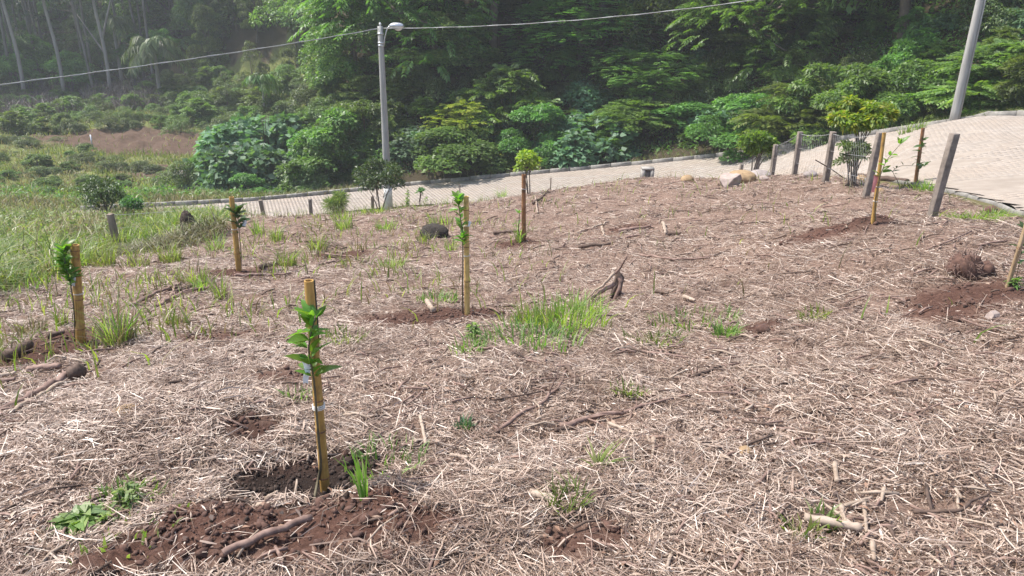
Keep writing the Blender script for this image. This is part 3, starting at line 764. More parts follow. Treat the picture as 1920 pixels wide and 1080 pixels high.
# individually placed trees of the bank
HERO = [
 ('vineB', 672, 50, -40, 165, 'forest_tree', 'vine draped light green tree left of the lamp post, at top edge', 'tree'),
 ('vineA', 745, 54, -60, 150, 'forest_tree', 'tall creeper covered tree right behind the lamp head', 'tree'),
 ('vineB', 825, 47, 18, 205, 'forest_tree', 'big rounded creeper covered tree with deep dark side, right of the lamp post', 'tree'),
 ('vineA', 700, 46, 140, 150, 'forest_tree', 'low broad creeper hung tree behind the middle of the lamp post', 'tree'),
 ('darkA', 930, 58, -70, 190, 'forest_tree', 'dark tall tree in the gap between two creeper covered trees', 'tree'),
 ('vineA', 975, 52, -30, 150, 'forest_tree', 'narrow creeper covered tree left of the tall feathery tree', 'tree'),
 ('featherA', 1075, 47, -30, 230, 'forest_tree', 'tall feathery tree with layered sprays under the power line', 'tree'),
 ('featherB', 1215, 43, 88, 190, 'forest_tree', 'spreading light green feathery tree in the middle of the bank', 'tree'),
 ('featherC', 1180, 57, -80, 180, 'forest_tree', 'dark feathery tree behind the spreading light green one', 'tree'),
 ('broadC', 1375, 45, 5, 240, 'forest_tree', 'large feathery tree where the power line leaves the picture', 'tree'),
 ('featherC', 1290, 55, -90, 200, 'forest_tree', 'dark tall tree between the two large feathery trees', 'tree'),
 ('broadB', 1530, 45, 30, 220, 'forest_tree', 'dark green feathery tree behind the yellow leaved garden tree', 'tree'),
 ('darkA', 1640, 50, -90, 230, 'forest_tree', 'dark dense tree towering behind the right bushes', 'tree'),
 ('broadC', 1730, 44, -20, 200, 'forest_tree', 'dark tree close left of the leaning pole, high on the bank', 'tree'),
 ('featherB', 1890, 40, 45, 190, 'forest_tree', 'feathery tree to the right of the leaning pole', 'tree'),
 ('broadA', 1460, 53, -60, 190, 'forest_tree', 'dark broad leaved tree right of the power line end', 'tree'),
 ('vineA', 622, 58, 62, 95, 'forest_tree', 'light green hanging tree at the left end of the dense forest', 'tree'),
 ('bushD', 955, 41.5, 118, 120, 'young_tree', 'slim light green feathery young tree in front of dark forest', 'young tree'),
 ('bushF', 872, 40.5, 182, 118, 'young_tree', 'yellow green leaved young tree beside the road, brightest crown of the bank', 'young tree'),
 ('bushA', 640, 41, 200, 150, 'roadside_bush', 'tall green bush left of the lamp post', 'bush'),
 ('bushH', 690, 42, 185, 130, 'roadside_bush', 'bush right behind the foot of the lamp post', 'bush'),
 ('bushE', 500, 49, 208, 170, 'roadside_bush', 'broad bluish green large leaved bush mass above the bare slope', 'bush'),
 ('bushE', 450, 45, 262, 150, 'roadside_bush', 'bluish green bush at the right end of the bare earth', 'bush'),
 ('bushA', 600, 40.5, 262, 140, 'roadside_bush', 'green bush sloping down to the road, left of the small tree', 'bush'),
 ('bushE', 785, 41, 232, 110, 'roadside_bush', 'bluish large leaved bush just right of the lamp post', 'bush'),
 ('bushA', 850, 38.8, 236, 170, 'roadside_bush', 'mid green bush under the yellow green young tree', 'bush'),
 ('bushG', 1010, 39.5, 190, 130, 'roadside_bush', 'feathery bush to the right of the slim young tree', 'bush'),
 ('bushE', 1110, 39.6, 205, 150, 'roadside_bush', 'dark shiny leaved bush at the foot of the tall feathery tree', 'bush'),
 ('bushB', 1100, 38.2, 255, 50, 'roadside_bush', 'small yellowish shrub by the kerb under the feathery tree', 'bush'),
 ('bushC', 1190, 40.2, 180, 150, 'roadside_bush', 'feathery bush below the spreading light green tree', 'bush'),
 ('bushA', 1290, 40, 190, 150, 'roadside_bush', 'dark bush between the middle trees and the kerb', 'bush'),
 ('bushG', 1400, 36.5, 170, 170, 'roadside_bush', 'feathery bush behind the round glossy shrub', 'bush'),
 ('bushD', 1480, 35.2, 145, 150, 'roadside_bush', 'bright green bush rising behind the thin fence posts', 'bush'),
 ('bushH', 1555, 34, 112, 165, 'roadside_bush', 'tallest bright bush left of the yellow leaved garden tree', 'bush'),
 ('bushA', 1620, 34.4, 130, 120, 'roadside_bush', 'green bush behind the yellow leaved garden tree', 'bush'),
 ('bushG', 1700, 33, 105, 150, 'roadside_bush', 'green feathery bush left of the leaning pole', 'bush'),
 ('bushC', 1770, 32.2, 115, 110, 'roadside_bush', 'green bush right behind the foot of the leaning pole', 'bush'),
 ('bushD', 1860, 31.4, 70, 150, 'roadside_bush', 'green bush right of the leaning pole', 'bush'),
 ('bushH', 1925, 30.2, 92, 140, 'roadside_bush', 'green bush cut by the right edge of the photo', 'bush'),
 ('conePale', 575, 78, 12, 62, 'forest_tree', 'pale green pointed tree at the edge of the trunk forest', 'tree'),
 ('wispy', 490, 78, 74, 56, 'forest_tree', 'pale wispy tree beside the pointed one, power line in front', 'tree'),
 ('wispy', 440, 76, 132, 46, 'forest_tree', 'low pale wispy tree right of the tall palm', 'tree'),
 ('scrubA', 345, 66, 212, 50, 'scrub_bush', 'dull green scrub bush above the bare earth', 'bush'),
 ('bushB', 390, 70, 168, 60, 'scrub_bush', 'pale scrub bush right of the tall palm foot', 'bush'),
 ('wispy', 552, 70, 128, 60, 'forest_tree', 'pale green loose tree behind the small palm', 'tree'),
]
for h_ in HERO: place_tree(*h_)
# fill: forest rising up the bank
MARKS = [(60, 'near the left edge'), (300, 'around the tall palm'), (495, 'around the small palm'), (640, 'left of the lamp post'), (800, 'right of the lamp post'), (980, 'above the brown stake'), (1150, 'left of the concrete box'), (1300, 'above the boulders'), (1430, 'above the round glossy shrub'), (1610, 'above the yellow green small tree'), (1780, 'around the leaning pole'), (1900, 'by the right edge')]
DESC = {'darkA': 'dark dense leaved', 'featherC': 'dark feathery', 'featherA': 'green feathery', 'broadA': 'large leaved', 'vineA': 'creeper draped', 'featherB': 'spreading feathery', 'bushA': 'leafy green', 'bushC': 'low feathery', 'bushD': 'upright feathery', 'bushE': 'bluish broad leaved', 'bushB': 'pale small leaved', 'scrubA': 'pale wiry', 'bushG': 'dense small leaved', 'bushH': 'loose narrow leaved', 'broadB': 'mid green rounded', 'broadC': 'light green layered', 'vineB': 'rounded creeper draped'}
def where(x, y):
    q = project(np.array([x, y, float(H(x, y)) + 1.5]))[0][0, 0]
    return min(MARKS, key=lambda m_: abs(m_[0] - q))[1]
pts = []
def spaced(x, y, dmin):
    for (a, b) in pts:
        if (a - x) ** 2 + (b - y) ** 2 < dmin * dmin: return False
    pts.append((x, y)); return True
for _ in range(1500):
    az = R(rng.uniform(-26, 52)); D = rng.uniform(50, 105) if rng.random() < .75 else rng.uniform(46, 60)
    if az > R(14): D -= 6
    if az < R(-12): D = rng.uniform(100, 165) if az < R(-16) else rng.uniform(78, 150)
    x, y = D * math.sin(az), D * math.cos(az)
    if not spaced(x, y, 4.6): continue
    key = ['darkA', 'featherC', 'broadB', 'vineB', 'vineA', 'featherA', 'broadC', 'vineB'][rng.integers(8)]
    k = rng.uniform(.95, 1.4)
    tree_at(key, x, y, k, k * rng.uniform(.95, 1.25), 'forest_tree', f"{DESC[key]} tree {'low' if D < 62 else 'midway' if D < 80 else 'high'} in the dense forest {where(x, y)}", 'tree', 'trees of the dense forest on the bank')
    if len(pts) > 215: break
pts = []
for _ in range(900): # bushes at the forest foot
    u = rng.uniform(.2, .93); i = int(u * (NS - 1)); off = rng.uniform(2.0, 10)
    d = norm((RF[i] - RN[i])[:2]); x, y = RF[i, :2] + d * off
    pq, _dd = project(np.array([x, y, float(H(x, y)) + 1]))
    if pq[0, 0] < 640 and rng.random() < .5: continue
    if not spaced(x, y, 1.35): continue
    key = ['bushA', 'bushC', 'bushD', 'bushE', 'bushG', 'bushB', 'scrubA', 'bushH'][rng.integers(8)]
    k = rng.uniform(.4, .8) * (1 if off > 4 else .7)
    tree_at(key, x, y, k, k * rng.uniform(.7, 1.05), 'undergrowth_bush', f"{DESC[key]} bush {'beside the kerb' if off < 4.5 else 'at the forest foot'} {where(x, y)}", 'bush', 'thicket bushes behind the kerb')
    if len(pts) > 165: break
pts = []
for _ in range(2500): # scrub on the left slope
    px, py = rng.uniform(-60, 640), rng.uniform(150, 262)
    if px < 410 and py > 240 + (px < 150) * 8: continue
    q = put(px, py, 40); x, y = q[0], q[1]
    if not spaced(x, y, 1.35): continue
    key = ['scrubA', 'bushB', 'scrubA', 'bushH', 'bushB', 'bushD'][rng.integers(6)]
    k = rng.uniform(.4, .95) * (.6 if px < 300 else .85)
    tree_at(key, x, y, k * 1.1, k * .9, 'scrub_bush', f"{DESC[key]} scrub bush {'low' if py > 215 else 'high'} on the left slope {where(x, y)}", 'bush', 'scrub bushes on the left slope')
    if len(pts) > 230: break
pts = []
for _ in range(600): # low shrubs dotted over the clearing
    px, py = rng.uniform(-40, 470), rng.uniform(262, 366); q = put(px, py, 34); x, y = q[0], q[1]
    if not far_side(np.array([x]), np.array([y]))[0] or not spaced(x, y, 1.6): continue
    if 170 < px < 400 and py < 292: continue
    key = ['scrubA', 'bushB', 'bushH'][rng.integers(3)]; k = rng.uniform(.16, .4)
    tree_at(key, x, y, k * 1.5, k * .8, 'low_shrub', f"{DESC[key]} low shrub {'near the road' if py > 320 else 'far out'} on the clearing {where(x, y)}", 'bush', 'low shrubs on the clearing')
    if len(pts) > 60: break
pts = []
for _ in range(2500): # undergrowth between the thin trunks
    px = rng.uniform(-330, 680); D = rng.uniform(90, 160); v = ray(px, 200); x, y = v[0] * D, v[1] * D
    if not spaced(x, y, 3.2): continue
    key = ['darkA', 'featherC', 'broadA'][rng.integers(3)]; k = rng.uniform(.3, .62)
    tree_at(key, x, y, k * 1.2, k, 'understorey_tree', f"{DESC[key]} low tree {'in front among' if D < 110 else 'deep among'} the trunks {where(x, y)}", 'tree', 'low trees among the thin trunks')
    if len(pts) > 150: break

# ------------------------------------------------------------------ tall thin plantation trees, top left
EUC = []
for s_ in range(5):
    r = np.random.default_rng(100 + s_); hgt = [23, 26, 21, 25, 24][s_]; zs = np.linspace(-.5, hgt, 14)
    a, b_ = r.uniform(0, 6, 2)
    path = np.stack([np.sin(zs * .13 + a) * .35 + zs * r.normal(0, .012), np.cos(zs * .11 + b_) * .35 + zs * r.normal(0, .012), zs], 1)
    mb = MB(); mb.tube(path, np.linspace(.16, .05, 14), 7)
    bl_ = []
    for k in range(26):
        t_ = r.uniform(.12, 1) if k > 14 else r.uniform(.5, 1)
        base = np.array([np.interp(t_ * hgt, zs, path[:, j]) for j in range(3)]); a2 = r.uniform(0, 6.28); ln = r.uniform(.8, 2.4) * (1.1 - t_ * .3)
        e_ = base + np.array([math.cos(a2) * ln, math.sin(a2) * ln, r.uniform(.2, 1.3)]); mb.tube(np.array([base, (base + e_) / 2 + [0, 0, -.1], e_]), [.04, .03, .012], 4, False)
        bl_.append([*e_, r.uniform(.5, 1.0) * (1 if t_ > .45 else .7)])
    V, F = leafy(np.array(bl_), 2600, .34, .09, r, .6)
    EUC.append((mesh_np('crown', V, F, M['leaf_euc']), mb.mesh('trunk', M['bark_grey'], True)))
pts = []
for _ in range(3000):
    px = rng.uniform(-330, 690); D = rng.uniform(90, 175)
    if px > 560 and D < 100: continue
    v = ray(px, 200); x, y = v[0] * D, v[1] * D
    if not spaced(x, y, 2.6): continue
    k = rng.integers(5); s = empty('plantation_tree', (x, y, float(H(x, y)) - .2), rng.uniform(0, 6.28), (1, 1, rng.uniform(.9, 1.15)))
    s.rotation_euler = (rng.normal(0, .02), rng.normal(0, .025), s.rotation_euler[2])
    obj('trunk', EUC[k][1], s); obj('crown', EUC[k][0], s)
    T(s, f"thin {['straight', 'bent', 'tallest', 'leafy', 'sparse'][k]} tree in the {'front' if D < 112 else 'back'} rows of the plantation {where(x, y)}", 'tree', 'thin trunked plantation trees')
    if len(pts) > 298: break
pts = []
for _ in range(3000): # the slope between the plantation and the dense forest
    px = rng.uniform(380, 700); D = rng.uniform(84, 215); v = ray(px, 100); x, y = v[0] * D, v[1] * D
    if not spaced(x, y, 3.4 if D < 130 else 4.4): continue
    key = ['darkA', 'featherC', 'broadA', 'darkA', 'broadC', 'vineA'][rng.integers(6)]; k = rng.uniform(.75, 1.2) * (.6 if D < 92 else 1)
    tree_at(key, x, y, k, k * rng.uniform(.9, 1.3), 'forest_tree', f"{DESC[key]} tree {'low' if D < 110 else 'midway' if D < 150 else 'high'} on the wooded slope {where(x, y)}", 'tree', 'trees of the wooded slope behind the palms')
    if len(pts) > 150: break
# three pale trunks that stand out
for px, pyb, dx, lab in [(30, 112, -30, 'pale leaning trunk nearest the upper left corner, before the plantation'), (108, 120, -32, 'long pale slanting trunk right of the corner trunk, before the plantation'), (196, 118, -25, 'pale forked thin trunk slanting left of the tall palm')]:
    p = put(px, pyb + 30); D = 90
    q0 = at(px, pyb, D); q0[2] = H(q0[0], q0[1]) - .3; q1 = at(px + dx, -40, D)
    s = empty('slanting_tree', q0); t_ = np.linspace(0, 1, 9)[:, None]
    path = (q1 - q0) * t_ + np.sin(t_ * 5) * np.array([.15, .1, 0]); mb = MB(); mb.tube(path, np.linspace(.2, .13, 9), 7)
    if 'forked' in lab:
        mb.tube(path[4] + np.linspace(0, 1, 5)[:, None] * np.array([1.9, .2, 5.0]), np.linspace(.13, .06, 5), 6); mb.tube(path[3] + np.linspace(0, 1, 5)[:, None] * np.array([-2.4, .2, 4.0]), np.linspace(.1, .04, 5), 6)
    obj('trunk', mb.mesh('trunk', M['bark_pale'], True), s)
    V, F = leafy(np.array([[*(path[-1] + rng.normal(0, 1.2, 3)), rng.uniform(.7, 1.3)] for _k in range(7)]), 1600, .34, .1, rng, .6)
    obj('crown', mesh_np('crown', V, F, M['leaf_euc']), s); T(s, lab, 'tree')

# ------------------------------------------------------------------ palms
def palm(px, py, toppy, crownpx, D, label, nf=20, trunk=True):
    p = at(px, py, D); p[2] = H(p[0], p[1]) - .1; top = at(px, toppy, D)
    hh = top[2] - p[2]; L = crownpx / 2 * D / F_PX * 1.25; th_ = hh - L * .45
    s = empty('palm', p); zs = np.linspace(0, th_, 8)
    mb = MB(); mb.tube(np.stack([np.sin(zs * .3) * .08, 0 * zs, zs], 1), np.linspace(.22, .15, 8) * (1 if trunk else .5), 8); obj('trunk', mb.mesh('trunk', M['bark_pale'], True), s)
    r = np.random.default_rng(int(px)); top0 = np.array([0, 0, th_])
    for k in range(nf):
        a = k * 2.399 + r.normal(0, .15); el = r.uniform(-.1, 1.1); K = 22; d = np.array([math.cos(a) * math.cos(el), math.sin(a) * math.cos(el), math.sin(el)])
        t_ = np.linspace(0, 1, K)[:, None]; ax = top0 + d * L * t_ - np.array([0, 0, 1.0]) * L * (.6 * t_ ** 2.4)
        tg = norm(np.gradient(ax, axis=0)); S = norm(np.cross(tg, [0, 0, 1.0])); Vs = []
        for sgn in (-1, 1):
            for rep in range(2):
                dd = S * sgn * .7 + tg * .5 - np.array([0, 0, .55]) + r.normal(0, .12, (K, 3))
                v_, f_ = kites(ax + r.normal(0, .02, (K, 3)), dd, np.cross(S, tg) + r.normal(0, .2, (K, 3)), L * .34 * (1.1 - .6 * abs(t_[:, 0] - .45)), L * .032, .35, .05); Vs.append(v_)
        V = np.concatenate(Vs); m_ = MB(); m_.add(V, np.arange(len(V)).reshape(-1, 4)); m_.tube(ax, np.linspace(.03, .008, K), 4, False)
        obj('frond', m_.mesh('frond', M['leaf_pale' if trunk else 'leaf_mid']), s)
    T(s, label, 'palm tree')
palm(302, 192, 58, 80, 82, 'tall feather palm standing alone before the dark trunk forest', 24)
palm(495, 205, 132, 62, 62, 'small young palm in the scrub right of the tall palm', 14, False)
palm(228, 150, 15, 60, 93, 'dark palm against the trunks behind the tall palm, to its left', 12)

# ------------------------------------------------------------------ dead reed belt
r = rng
px = r.uniform(-120, 300, 9000); D = r.uniform(76, 93, 9000)
v = np.array([ray(a, 200) for a in px[:9000]]); P = np.stack([v[:, 0] * D, v[:, 1] * D], 1); ok = fbm(P[:, 0] * .2, P[:, 1] * .2, 3, 2) > .42
P = P[ok]; P = np.concatenate([P, H(P[:, 0], P[:, 1])[:, None]], 1); n_ = len(P)
V, F = blades(P, r.uniform(.7, 2.0, n_), .06, r.uniform(.1, 1.3, n_), r.uniform(0, 6.3, n_))
T(obj('reeds', mesh_np('reeds', V, F, M['reed_dead'])), 'belt of dead grey brown reeds below the trunk forest', None, None, 'stuff')
# undergrowth of the bank: leaves close over the ground
n_ = 36000; u = r.uniform(.12, .93, n_); off = r.uniform(.25, 1, n_) ** 1.5 * 15; i = (u * (NS - 1)).astype(int)
dv = norm((RF[i] - RN[i])[:, :2]); XY = RF[i, :2] + dv * off[:, None] + r.normal(0, .3, (n_, 2))
okm = far_side(XY[:, 0], XY[:, 1]) & (fbm(XY[:, 0] * .6, XY[:, 1] * .6, 3, 77) > .36 + .14 * (off < 1.6)); XY = XY[okm]; off = off[okm]; n_ = len(XY)
hgt = (fbm(XY[:, 0] * .8, XY[:, 1] * .8, 3, 78) ** 1.5) * np.clip(off * .35, .1, 1.1) * r.random(n_)
P = np.concatenate([XY, (H(XY[:, 0], XY[:, 1]) + hgt)[:, None]], 1)
V, F = kites(P, r.normal(0, 1, (n_, 3)) - [0, 0, .2], r.normal(0, .4, (n_, 3)) + [0, 0, 1], r.uniform(.1, .26, n_), r.uniform(.06, .14, n_))
T(obj('undergrowth', mesh_np('undergrowth', V, F, M['leaf_mid'])), kind='stuff')
# dry grass and vines along the verge of the kerb
n_ = 16000; u = r.uniform(.1, .92, n_); off = r.uniform(.0, 1, n_) ** 1.3 * 3.2 + .25; i = (u * (NS - 1)).astype(int)
dv = norm((RF[i] - RN[i])[:, :2]); XY = RF[i, :2] + dv * off[:, None]; ok = fbm(XY[:, 0] * .7, XY[:, 1] * .7, 3, 55) > .42; XY = XY[ok]; n_ = len(XY)
P = np.concatenate([XY, H(XY[:, 0], XY[:, 1])[:, None]], 1); half = r.random(n_) < .5
for sel, mt, nm in ((half, 'grass_dry', 'verge_straw'), (~half, 'grass_green', 'verge_grass')):
    V, F = blades(P[sel], r.uniform(.08, .42, sel.sum()), .022, r.uniform(.2, 1.3, sel.sum()), r.uniform(0, 6.3, sel.sum())); T(obj(nm, mesh_np(nm, V, F, M[mt])), kind='stuff')
# meadow of the clearing, clumpy
n_ = 62000; px = r.uniform(-130, 660, n_); D = 36 + 46 * r.random(n_) ** 1.25
az0 = np.arctan2(*ray(-420, 300)[:2]); az1 = np.arctan2(*ray(660, 300)[:2]); az = r.uniform(az0, az1, n_)
X, Y = D * np.sin(az), D * np.cos(az); cl = fbm(X * .35, Y * .35, 4, 66); cl2 = fbm(X * 1.4, Y * 1.4, 3, 67)
br = np.zeros(n_)
for (qx, qy, rx, ry) in [(290, 270, 9.5, 4.0), (215, 278, 4, 1.6), (350, 315, 2.4, .9), (500, 368, 2.6, .8), (330, 330, 3, .8)]:
    p = put(qx, qy); br = np.maximum(br, 1 - sstep(.7, 1.15, np.sqrt(((X - p[0]) / rx) ** 2 + ((Y - p[1]) / ry) ** 2) + (cl - .5)))
ok = far_side(X, Y) & (cl2 > .33) & (r.random(n_) > br * .93); X, Y, cl = X[ok], Y[ok], cl[ok]; n_ = len(X)
P = np.stack([X, Y, H(X, Y)], 1); drysel = (cl + r.normal(0, .06, n_)) < .42
for sel, mt, nm in ((drysel, 'grass_dry', 'dry_meadow_grass'), (~drysel, 'grass_meadow', 'meadow_grass')):
    k = sel.sum(); V, F = blades(P[sel], r.uniform(.15, .6, k) * (.5 + cl[sel]), .05, r.uniform(.2, 1.2, k), r.uniform(0, 6.3, k), 2); T(obj(nm, mesh_np(nm, V, F, M[mt])), kind='stuff')

# ------------------------------------------------------------------ lamp post, second pole, cables
def pole(name, px, pyb, D, height, r0, r1, label, cat):
    b = at(px, pyb, D); b[2] = float(H(b[0], b[1])) - .05 if name != 'street_lamp' else b[2] - .1
    s = empty(name, b); zs = np.linspace(-.2, height, 12); mb = MB()
    mb.tube(np.stack([0 * zs, 0 * zs, zs], 1), np.linspace(r0, r1, 12), 20); obj('pole', mb.mesh('pole', M['pole_concrete'], True), s)
    T(s, label, cat); return s, b
Dp = 31.3
ptop = at(717, 49, Dp); pb = at(729, 392, Dp)
hp = ptop[2] - pb[2]
lampo, lb = pole('street_lamp', 729, 392, Dp, hp + .1, .17, .105, 'tall grey concrete lamp post with a curved arm and white painted foot', 'street lamp')
lt = np.array([0, 0, hp + .1])
mb = MB(); mb.tube([[0, 0, -.15], [0, 0, .8], [0, 0, 1.02]], [.182, .176, .173], 20); obj('painted_foot', mb.mesh('painted_foot', M['white_paint'], True), lampo)
for z_ in (-.28, -.62, -.72):
    mb = MB(); mb.tube([lt + [0, 0, z_ - .035], lt + [0, 0, z_ + .035]], .125, 18); obj('clamp', mb.mesh('clamp', M['metal'], True), lampo)
mb = MB(); a_ = np.linspace(0, 1, 12)
arm = np.stack([.12 + .32 * a_ ** 1.3, -.05 + 0 * a_, hp - .62 + .72 * np.sin(a_ * 1.75) / .985], 1); mb.tube(arm, .024, 8); obj('arm', mb.mesh('arm', M['metal'], True), lampo)
# lamp head: oval hood with bowl
e_ = arm[-1]; n1_ = 14; zz = np.linspace(-1, 1, 9); mb = MB()
hx_ = e_[0] + np.linspace(-.08, .5, 10); rr_ = .125 * np.sqrt(np.clip(1 - ((np.linspace(-1, 1, 10)) ** 2) * .93, 0, 1))
mb.tube(np.stack([hx_, 0 * hx_ + e_[1], e_[2] + .02 + 0 * hx_], 1), rr_, 14); hd = obj('lamp_head', mb.mesh('lamp_head', M['metal'], True), lampo)
mb = MB(); mb.tube(np.stack([e_[0] + np.linspace(.12, .42, 7), np.full(7, e_[1]), np.full(7, e_[2] - .06)], 1), .11 * np.sqrt(np.clip(1 - np.linspace(-1, 1, 7) ** 2 * .9, 0, 1)), 12); obj('lamp_glass', mb.mesh('lamp_glass', M['white_paint'], True), lampo)
mb = MB(); mb.tube([lt, lt + [0, 0, .14]], [.03, .025], 8); mb.tube([lt + [0, 0, .05], lt + [0, 0, .1]], [.05, .05], 10); obj('insulator', mb.mesh('insulator', M['white_paint'], True), lampo)
D2 = 28.6; b2 = at(1786, 233, D2)
p2, p2b = pole('utility_pole', 1786, 233, D2, 7.6, .135, .085, 'light grey concrete utility pole beyond the road kerb at upper right', 'utility pole')
mb = MB(); mb.tube([[.145, -.05, -.1], [.135, -.05, 3], [.11, -.05, 7.2]], .028, 8); obj('conduit', mb.mesh('conduit', M['pole_concrete'], True), p2)
for z_ in (6.7, 7.2):
    mb = MB(); mb.tube([[0, 0, z_ - .04], [0, 0, z_ + .04]], .1, 16); obj('clamp', mb.mesh('clamp', M['metal'], True), p2)
def cable(A, B_, sag, rad, label):
    t_ = np.linspace(0, 1, 40)[:, None]; P = A * (1 - t_) + B_ * t_; P[:, 2] -= sag * 4 * (t_ * (1 - t_))[:, 0]
    s = empty('power_cable', A); mb = MB(); mb.tube(P - A, rad, 6)
    q_ = P.copy(); ph = np.linspace(0, 60, 40); mb.tube(P - A + np.stack([0 * ph, np.cos(ph) * rad * 1.5, np.sin(ph) * rad * 1.5], 1), rad * .7, 5)
    obj('strand', mb.mesh('strand', M['cable'], True), s); T(s, label, 'power cable')
ltw = lb + np.array([0, 0, hp + .02])
cable(ltw, at(-260, 190, 24), .12, .013, 'pale twisted power cable running from the lamp post down to the left edge')
cable(ltw, at(1855, -76, D2), .5, .012, 'pale twisted power cable running from the lamp post to upper right')

# ------------------------------------------------------------------ fence round the lot
first = at(*POSTS[0][:3]); fence = empty('lot_fence', (first[0], first[1], 0)); f0 = np.array([first[0], first[1], 0])
T(fence, 'post and wire net fence round the mulched lot', 'fence')
tops = []
lean = {1790: (16, 4), 1651: (6, 3), 1563: (1, 0)}
allp = [(p, 'c') for p in POSTS] + [(p, 'm') for p in POSTS2]
for (px, py, D, h), kd in allp:
    tp = at(px, py, D); bz = float(H(tp[0], tp[1])) - .12
    thin = px in (1033, 862)
    w_ = .045 if thin else (.09 if D < 15 else .105)
    bt = np.array([tp[0], tp[1], bz]); bt[0] -= {1790: .06, 1651: .05, 206: -.05, 488: -.12}.get(px, .0) ; hh = tp[2] - bz
    ang = rng.uniform(-.15, .15) + .12
    V = []
    for zf in (0, .33, .66, 1.0):
        cen = bt * (1 - zf) + np.array([tp[0], tp[1], tp[2]]) * zf
        for sx_, sy_ in ((-1, -1), (1, -1), (1, 1), (-1, 1)):
            for cc in (.82,):
                x_ = sx_ * w_ / 2; y_ = sy_ * w_ / 2; j = rng.normal(0, .0015, 2)
                V.append([cen[0] + x_ * math.cos(ang) - y_ * math.sin(ang) + j[0], cen[1] + x_ * math.sin(ang) + y_ * math.cos(ang) + j[1], cen[2]])
    V = np.array(V); F4 = [[k * 4 + a, k * 4 + (a + 1) % 4, k * 4 + 4 + (a + 1) % 4, k * 4 + 4 + a] for k in range(3) for a in range(4)] + [[12, 13, 14, 15]]
    me = mesh_np('post', V - tp, F4, M['post_concrete' if px > 1300 or px in (581, 640) else ('metal' if thin and 0 else 'post_wood')])
    po = obj('post', me, fence, loc=tp - f0)
    bv = po.modifiers.new('edge', 'BEVEL'); bv.width = .008; bv.segments = 2
    tops.append((tp, tp[2] - bz))
chain = list(range(1, 7)) + [7, 8, 9, 10, 11, 12, 13]
mesh_mb = MB()
for a, b in zip(chain[:-1], chain[1:]):
    A, hA = tops[a]; B_, hB = tops[b]
    for fr_, rad in ((.05, .0038), (.38, .002), (.72, .002)):
        P0 = A - [0, 0, fr_ * (hA - .12)]; P1 = B_ - [0, 0, fr_ * (hB - .12)]
        t_ = np.linspace(0, 1, 9)[:, None]; P = P0 * (1 - t_) + P1 * t_; P[:, 2] -= .05 * 4 * (t_ * (1 - t_))[:, 0] * (1 if fr_ < .1 else .3); P[:, 1] += .06
        mb = MB(); mb.tube(P - P0, rad, 5); obj('wire_strand', mb.mesh('wire_strand', M['wire'], True), fence, loc=P0 - f0)
    ln = np.linalg.norm((B_ - A)[:2]); nd = int(ln / .16)
    for k in range(nd):
        for sgn in (-1, 1):
            t0 = k / nd; t1 = t0 + sgn * .8 / ln
            if t1 < 0 or t1 > 1: continue
            P0 = A * (1 - t0) + B_ * t0 - [0, 0, .06]; P1 = A * (1 - t1) + B_ * t1 - [0, 0, .86]; off = np.array([0, .065 + sgn * .002, 0])
            mesh_mb.tube([P0 + off - f0, P1 + off - f0], .0009, 3, False)
o = obj('wire_net', mesh_mb.mesh('wire_net', M['wire']), fence); o['kind'] = 'stuff'
# tall left overhang of a lone slim rod leaning at the third post
p0, p1 = put(1585, 336), at(1529, 300, 15.6)
s = empty('iron_rod', p0); mb = MB(); mb.tube([[0, 0, 0], (p1 - p0) * .5 + [0, 0, .02], p1 - p0], .011, 6); obj('rod', mb.mesh('rod', M['stick_dark'], True), s); T(s, 'thin dark rod leaning against the third fence post from the right', 'rod')

# ------------------------------------------------------------------ bamboo stakes and tied saplings
def cane_mesh(L, r0, nodes, mat, hollow=True, top_cut=.0, n=14, flat=1.0):
    zs = [0.0]; rs_ = [r0]
    ev = sorted(nodes)
    for z_ in ev: 
        for dz, k in ((-.018, 1.0), (-.006, 1.1), (0, .97), (.006, 1.1), (.02, 1.0)): zs.append(z_ + dz); rs_.append(r0 * k * (1 - .12 * z_ / L))
    zs.append(L); rs_.append(r0 * .88); mb = MB(); path = np.stack([0 * np.array(zs), 0 * np.array(zs), zs], 1)
    V, F4, F3 = tube_vf(path, rs_, n, False); V[:, 1] *= flat; mb.add(V, F4)
    # hollow top
    Vi, Fi, _ = tube_vf([[0, 0, L - .05], [0, 0, L]], [r0 * .55, r0 * .66], n, False); Vi[:, 1] *= flat; mb.add(Vi, Fi[:, ::-1])
    base = mb.n; th = np.linspace(0, 2 * np.pi, n, endpoint=False)
    ro, ri = V[-n:], Vi[-n:]; R_ = np.concatenate([ro, ri]); F = [[i, (i + 1) % n, n + (i + 1) % n, n + i] for i in range(n)]; mb.add(R_, F)
    bt_ = Vi[:n]; mb.add(np.concatenate([bt_, [[0, 0, L - .05]]]), (), [[i, (i + 1) % n, n] for i in range(n)])
    return mb.mesh('cane', mat, True)
def orient(o, a, b):
    d = Vector(b) - Vector(a); o.rotation_mode = 'QUATERNION'; o.rotation_quaternion = d.to_track_quat('Z', 'Y'); o.location = a; return d.length
STK = {}
